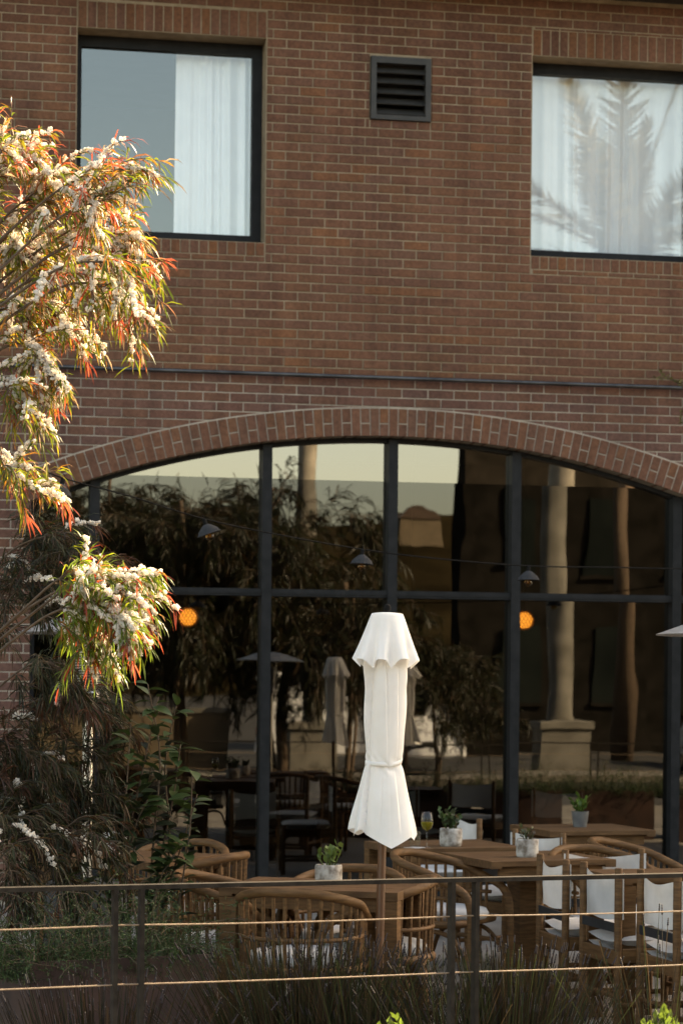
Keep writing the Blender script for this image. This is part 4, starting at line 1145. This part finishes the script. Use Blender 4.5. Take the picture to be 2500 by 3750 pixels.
V,F,T = blades(P,D,Ln,Wd,Dr,T,rg=rr); arrays("leaves", V, F, M['leaf_dark'], T, rs, kind="stuff"); tag(st.build("stems", M['twig'], rs), kind="stuff")

for k in range(6):                       # the same planting goes on along the terrace to the right
    off = (3.9+.98*k, .46+.15*k, 0)
    o = copy_tree(pl); o.location = off; tag(o, ["first","second","third","fourth","fifth","sixth"][k]+" rust brown planter box beyond the right edge, seen only in the reflection", "planter", "planter boxes beyond the right edge")
    o = copy_tree(rs); o.location = off; tag(o, ["first","second","third","fourth","fifth","sixth"][k]+" rosemary bush beyond the right edge, seen only in the reflection", "shrub", "rosemary beyond the right edge")
# lavender clumps
def lavender(c, n, w, hgt, label, seed, fan=.28, tonek=.55, rust=.6):
    rg = np.random.default_rng(seed); t = thing("lavender", label, "plant", (c[0],c[1],0), group="dried lavender along the rail")
    V=[];F=[];T=[]; sp = MB()
    for i in range(n):
        u = rg.normal()*.5; b = np.array([u*w*.45, rg.normal()*.06, -.0]); lean = np.array([u*fan+rg.normal()*.07, rg.normal()*.12, 1.])
        h = hgt*rg.uniform(.55, 1.05)*(1-.10*abs(u)); lean /= np.linalg.norm(lean); curve = np.array([u*.18, rg.normal()*.05, -.02])
        pts = [b + lean*h*s + curve*h*s*s for s in (0,.35,.7,1.)]
        s = np.array([1., rg.normal()*.3, 0])*.0016; k = len(V)
        for q, ww in zip(pts, (1.3,1.2,1.,.7)): V += [q-s*ww, q+s*ww]
        F += [(k+2*j, k+2*j+1, k+2*j+3, k+2*j+2) for j in range(3)]
        green = rg.random() > rust; base = np.array((.045,.06,.02)) if green else np.array((.06,.038,.018))
        T += [base*rg.uniform(.6,1.3)*tonek]*3
        if rg.random() < .34:            # flower spike: a string of small whorls
            d = Vector(pts[3]-pts[2]).normalized(); p = Vector(pts[3]); hl = rg.uniform(.025,.05); rads = []; P2 = []
            for j in range(9):
                P2.append(p + d*hl*j/8); rads.append((.0045 if j % 2 else .0026)*(1-.06*j))
            sp.tube(P2, rads, 6, True, col=tuple(np.array((.025,.018,.02))*rg.uniform(.6,1.6)))
        for j in range(3):               # grey green foliage at the foot
            q = b + np.array([rg.normal()*.05, rg.normal()*.05, rg.uniform(.0,.45)*h]); d = np.array([rg.normal()*.35+u*.3, rg.normal()*.3, 1.]); d /= np.linalg.norm(d); l = rg.uniform(.05,.12); k = len(V)
            V += [q-s*1.2, q+s*1.2, q+d*l]; F.append((k,k+1,k+2)); T.append(np.array((.04,.058,.026))*rg.uniform(.5,1.4)*tonek)
    arrays("stems", np.array(V), F, M['leaf'], np.array(T), t, kind="stuff"); tag(sp.build("flower_spikes", M['leaf_dark'], t, 2), kind="stuff")
lavender((-1.74,-8.62), 950, .62, .70, "big clump of dried lavender before the armchair at the parasol table", 1, .42)
lavender((-1.50,-8.70), 450, .45, .66, "lavender clump leaning towards the parasol pole", 6, .40)
lavender((-.93,-8.78), 900, .62, .66, "brown green lavender clump right of the paired posts", 2, .25)
lavender((-.38,-9.0), 60, .30, .80, "sparse tall lavender spikes at the right edge of the rail", 3, .35)
lavender((-2.55,-8.90), 420, .75, .58, "rusty lavender stems before the brown planter at the lower left", 4, .3, .3, .85)
lavender((-1.22,-8.95), 70, .2, .68, "few lavender spikes crossing the paired rail posts", 9, .4)

# clipped shrubs at the foot of the rail
def low_shrub(c, r, h, label, seed):
    rg = np.random.default_rng(seed); t = thing("low_shrub", label, "shrub", (c[0],c[1],0), group="low bright shrubs outside the rail")
    n = 2600; a = rg.uniform(0, 6.283, n); zz = rg.uniform(0, 1, n)**.6; rr_ = np.sqrt(1-zz**2)*(1+.12*np.sin(5*a)+.1*rg.normal(size=n))
    k = rg.uniform(.75, 1.05, n)
    P = np.stack([np.cos(a)*rr_*r[0]*k, np.sin(a)*rr_*r[1]*k, .05+zz*(h-.05)*k+.015*rg.normal(size=n)], 1)
    D = P*np.array([1,1,.8])+rg.normal(size=(n,3))*.12+np.array([0,0,.12])
    V,F,T = blades(P, D, rg.uniform(.022,.036,n), rg.uniform(.012,.018,n), np.full(n,.3), np.array((.085,.125,.02))*rg.uniform(.5,1.5,(n,1)), rg=rg)
    arrays("leaves", V, F, M['leaf'], T, t, kind="stuff")
    mb = MB(); mb.tube([(0,0,-.1),(.02,0,h*.6)], [.012,.006], 6); mb.build("stem", M['twig'], t)
low_shrub((-1.68,-10.17), (.17,.12), .53, "bright green low shrub at the bottom edge below the parasol", 1)
low_shrub((-.80,-10.32), (.15,.12), .56, "bright green low shrub at the bottom right corner", 2)

# vine on the wall at the right
vn = thing("wall_vine", "thin vine twigs with small leaves on the brick at the right edge", "vine", (0,-.06,0))
rv = random.Random(3); vb = MB(); P=[];D=[];Ln=[];Wd=[];Dr=[];T=[]
for pts in ([(3.1,0,4.02),(2.85,-.02,4.05),(2.7,-.01,4.10),(2.58,-.01,4.15),(2.5,0,4.215)], [(3.1,0,4.05),(2.8,-.02,4.10),(2.62,-.01,4.135),(2.46,0,4.15)], [(3.0,0,4.1),(2.8,-.01,4.0),(2.72,-.01,3.9),(2.70,0,3.78)]):
    q = catmull(pts, 20); vb.tube(q, [.006-.0002*i for i in range(21)], 6)
    for i in range(3, 20):
        for k in range(3): P.append(q[i]); D.append((rv.gauss(0,1), -abs(rv.gauss(0,.5)), rv.gauss(0,1))); Ln.append(rv.uniform(.015,.035)); Wd.append(rv.uniform(.008,.015)); Dr.append(.5); T.append(np.array((.13,.12,.03))*rv.uniform(.5,1.4))
vb.build("stem", M['twig'], vn, 2); V,F,T = blades(P,D,Ln,Wd,Dr,T); arrays("leaves", V, F, M['leaf_dark'], T, vn, kind="stuff")

# ------------------------------------------------------------------ across the street (seen in the glass)
def street_tree(loc, label, seed, first=[None], s=1.0):
    if first[0] is None:
        t = link("street_tree", None); rg = np.random.default_rng(77)
        mb = MB(); mb.tube(catmull([(0,0,-.1),(.05,0,1.0),(-.05,.05,2.0),(.1,0,3.0),(.15,.05,4.1)], 24), [.085-.0026*i for i in range(25)], 8); link("trunk", mb.mesh("trunk", M['twig'], 2), t)
        mb = MB(); mb.tube(catmull([(.12,.05,-.1),(.25,.1,1.0),(.45,.05,2.0),(.6,0,3.2)], 24), [.06-.0018*i for i in range(25)], 8); link("trunk", mb.mesh("trunk", M['twig'], 2), t)
        brs = []
        for k in range(46):
            a = rg.uniform(0, 6.28); z0 = rg.uniform(1.3, 3.5); rad = rg.uniform(.6, 1.9)*(1.15-.16*(z0-1.3)); up = rg.uniform(.2, 1.0)
            b0 = np.array([.1,0,z0]); e = np.array([math.cos(a)*rad, math.sin(a)*rad, z0+up])
            brs.append([tuple(b0), tuple(b0*.5+e*.5+np.array([0,0,.25])), tuple(e), tuple(e+np.array([math.cos(a)*.2, math.sin(a)*.2, -.35]))])
        PAL = [((.022,.024,.008),3),((.032,.022,.010),2),((.018,.023,.008),3),((.05,.030,.014),1)]
        tw, l, f = grow(brs, PAL, 14, 26, .0, rg, 1.3, False, 2.6)
        link("branch", tw.mesh("branch", M['twig'], 2), t)["kind"] = "stuff"
        V, F, T = blades(*l[:5], l[5], rg=rg); arrays("leaves", V, F, M['leaf'], T, t, kind="stuff")
        first[0] = t; o = t
    else: o = copy_tree(first[0])
    o.location = loc; o.rotation_euler = (0, 0, seed*1.7); o.scale = (s, s, s); tag(o, label, "tree", "willowy street trees reflected in the window")
street_tree((-0.08,-22.38,-.12), "willowy tree whose reflection fills the leftmost panes", 0, s=1.3)
street_tree((1.02,-19.13,-.12), "willowy tree with leaning trunks reflected left of the first mullion", 1, s=1.15)
street_tree((2.74,-19.83,-.12), "willowy tree reflected behind the second mullion", 2, s=1.25)
street_tree((3.45,-18.18,-.12), "short willowy tree reflected above the parasol", 3, s=0.85)
street_tree((5.2,-19.38,-.12), "small willowy tree reflected right of the parasol", 4, s=0.62)
street_tree((-1.27,-21.59,-.12), "willowy tree reflected at the window's left end", 5, s=1.2)
def column(loc, label):
    t = thing("round_column", label, "column", loc, group="concrete columns across the street")
    mb = MB(); mb.lathe([(.27,.95),(.27,1.0),(.245,1.06),(.24,4.0),(.225,7.6)], 32); mb.build("shaft", M['concrete'], t, 1)
    mb = MB(); mb.box(-.48,.48,-.48,.48,-.2,.78,.01); mb.build("pedestal", M['concrete'], t)
    mb = MB(); mb.box(-.54,.54,-.54,.54,.78,.95,.02); mb.build("pedestal_cap", M['concrete'], t)
column((9.37,-26.75,0), "round concrete column on a pedestal reflected right of the parasol")
column((4.48,-27.64,0), "round concrete column on a pedestal reflected left of the parasol")
ob = thing("dark_building", "dark clad block across the street reflected in the right panes", "building", (0,0,0))
mb = MB(); mb.box(10.9, 34, -42.2, -41, -.2, 12.2); mb.build("wall", M['dark_clad'], ob)
for k in range(5):
    for j in range(3):
        x = 11.9+k*2.3; z = 1.2+j*3.6
        mb = MB(); mb.box(x, x+.9, -41.0, -40.94, z, z+2.0); w = mb.build("window", M['dull_glass'], ob)
        mb = MB(); mb.box(x-.06, x+.96, -40.96, -40.9, z-.1, z); mb.build("sill", M['dark_clad'], w)
lw = thing("low_wall", "low sandy wall along the far pavement seen in the reflection", "wall", (0,0,0))
mb = MB(); mb.box(-30, 3.2, -30.4, -30.0, -.15, 1.05); mb.build("wall_body", M['stucco'], lw)
mb = MB(); mb.box(-30, 3.25, -30.45, -29.95, 1.05, 1.15); mb.build("coping", M['concrete'], lw)
# parked car and a white van added to stand for a sunlit bright patch
def car(loc, rz, label, mat, hgt=1.42, ln=4.3, van=False):
    t = thing("added_van" if van else "parked_car", label, "van" if van else "car", loc, rz)
    W2 = .88
    if van: prof = [(-2.2,.35),(-2.2,1.95),(-2.1,2.05),(1.2,2.05),(1.75,1.15),(2.2,1.0),(2.25,.35)]
    else: prof = [(-2.15,.35),(-2.15,.9),(-1.95,.98),(-1.3,1.38),(.2,1.42),(.95,.98),(2.0,.82),(2.15,.6),(2.15,.35)]
    mb = MB(); n = len(prof)
    for y, k in ((-W2,1),(W2,1)):
        for (x, z) in prof: mb.v.append((x, y*(1 if z < 1.05 else .86), z))
    mb.f.append(tuple(range(n))[::-1]); mb.f.append(tuple(range(n, 2*n)))
    for i in range(n): j = (i+1) % n; mb.f.append((i, j, n+j, n+i))
    mb.c = [None]*len(mb.f); b = mb.build("body", mat, t)
    bv = b.modifiers.new("bevel", 'BEVEL'); bv.width = .06; bv.segments = 2
    mb = MB()
    for s in (-1, 1):
        if van: mb.box(.3, 1.25, s*.80-.02, s*.80+.02, 1.2, 1.8)
        else: mb.quad((-1.35,s*.835,1.0),(.75,s*.835,1.0),(.15,s*.775,1.36),(-1.2,s*.775,1.33))
    mb.build("side_window", M['car_glass'], t)
    if not van:
        mb = MB(); mb.quad((-1.9,-.70,1.02),(-1.9,.70,1.02),(-1.33,.66,1.375),(-1.33,-.66,1.375)); mb.build("rear_window", M['car_glass'], t)
    for sx in (-1.35, 1.35):
        for sy in (-.8, .8):
            mb = MB(); ring_ = [(sx+.32*math.cos(a), sy, .32+.32*math.sin(a)) for a in [2*math.pi*k/24 for k in range(25)]]
            mb.tube(ring_, .09, 8, False); w = mb.build("wheel", M['tyre'], t, 2)
            mb = MB(); mb.tube([(sx,sy-.06,.32),(sx,sy+.06,.32)], .24, 20); mb.build("rim", M['steel'], w, 1)
    for sy in (-.68, .68):
        mb = MB(); mb.box(-2.2,-2.12,sy-.14,sy+.14,.72,.86); mb.build("tail_light", M['tail'], t)
car((14.6,-31.0,-.12), R(100), "white car parked across the street, reflected at the right", M['car'])
car((5.9,-29.6,-.12), R(10), "white van added across the street as a bright patch in the reflection beside the parasol", M['car'], van=True)
# palm
palm = thing("palm_tree", "tall palm across the street reflected in the right upper window", "tree", (13.0,-34.21,-.12))
PH = 11.73
mb = MB(); mb.tube([(0,0,-.2),(.1,0,PH*.5),(0,0,PH)], [.28,.22,.24], 12); mb.build("trunk", M['twig'], palm, 2)
rp = np.random.default_rng(5)
for k in range(30):
    a = rp.uniform(0, 6.28); el = rp.uniform(-.1, 1.5); P0 = Vector((0,0,PH)); d = Vector((math.cos(a)*math.cos(el), math.sin(a)*math.cos(el), math.sin(el))); L = rp.uniform(3.4, 4.8)
    pts = [P0]; p = P0.copy()
    for j in range(12): d = (d + Vector((0,0,-.05))).normalized(); p = p + d*(L/12); pts.append(p.copy())
    mb = MB(); mb.tube(pts, [.035-.0024*j for j in range(13)], 5, False, col=(.06,.05,.02))
    for j in range(1, 13):
        tn = (pts[j]-pts[j-1]).normalized(); sd = tn.cross(Vector((0,0,1))); sd = sd.normalized() if sd.length > .05 else Vector((1,0,0))
        for q in range(5):
            b = pts[j-1].lerp(pts[j], q/5); ll = .82*math.sin(math.pi*(j+q/5)/13.5)**.6+.1
            for s in (-1, 1):
                dd = (sd*s*.8 + tn*.75 + Vector((0,0,-.12+rp.normal()*.12))).normalized(); tip = b+dd*ll; w = tn*.05
                gold = rp.random() < .45
                mb.quad(b-w, b+w, tip, col=tuple(np.array((.13,.09,.028) if gold else (.016,.018,.010))*rp.uniform(.7,1.3)))
    mb.build("frond", M['leaf'], palm)
# wires and hill and house
hv = MB(); n = 40
for i in range(n+1):
    x = -150+8*i; h = 25+2.0*math.sin(i*.21+1)+1.5*math.sin(i*.53)
    hv.v += [(x,-260,-2),(x,-330,h),(x,-420,h*1.1)]
for i in range(n):
    a = i*3; hv.f += [(a,a+3,a+4,a+1),(a+1,a+4,a+5,a+2)]; hv.c += [None,None]
tag(hv.build("hill", M['hill'], None, 2), kind="structure", label="low brown hill on the horizon")
hs = thing("gabled_house", "small gabled house on the skyline seen in the reflection", "house", (70.43,-319.53,17.4))
mb = MB(); mb.box(-3,3,-4,4,-6,8.0); mb.build("wall", M['stucco'], hs)
mb = MB(); mb.quad((-3.3,-4.2,8),(-3.3,4.2,8),(0,4.2,9.9),(0,-4.2,9.9)); mb.quad((3.3,-4.2,8),(0,-4.2,9.9),(0,4.2,9.9),(3.3,4.2,8)); mb.quad((-3.3,4.2,8),(3.3,4.2,8),(0,4.2,9.9)); mb.quad((-3.3,-4.2,8),(0,-4.2,9.9),(3.3,-4.2,8)); mb.build("roof", M['tile'], hs)
for k, zz in enumerate((2.4, 3.3, 3.7, 4.2)):
    pass

# tables and chairs inside
for (x, y, rz, l) in ((-.5,1.9,20,"dim chair inside the left half of the dining room"),(.9,1.7,200,"dim chair inside behind the parasol"),(2.1,1.6,140,"dim chair inside at the right of the dining room")):
    o = copy_tree(dir0); o.location = (x,y,.004); o.rotation_euler = (0,0,R(rz)); tag(o, l, "chair", "chairs inside the dining room")
make_table("dining_table", "dim table inside the dining room behind the parasol", (.2, 1.7), R(3), .8, .8, False, group="tables inside the dining room")
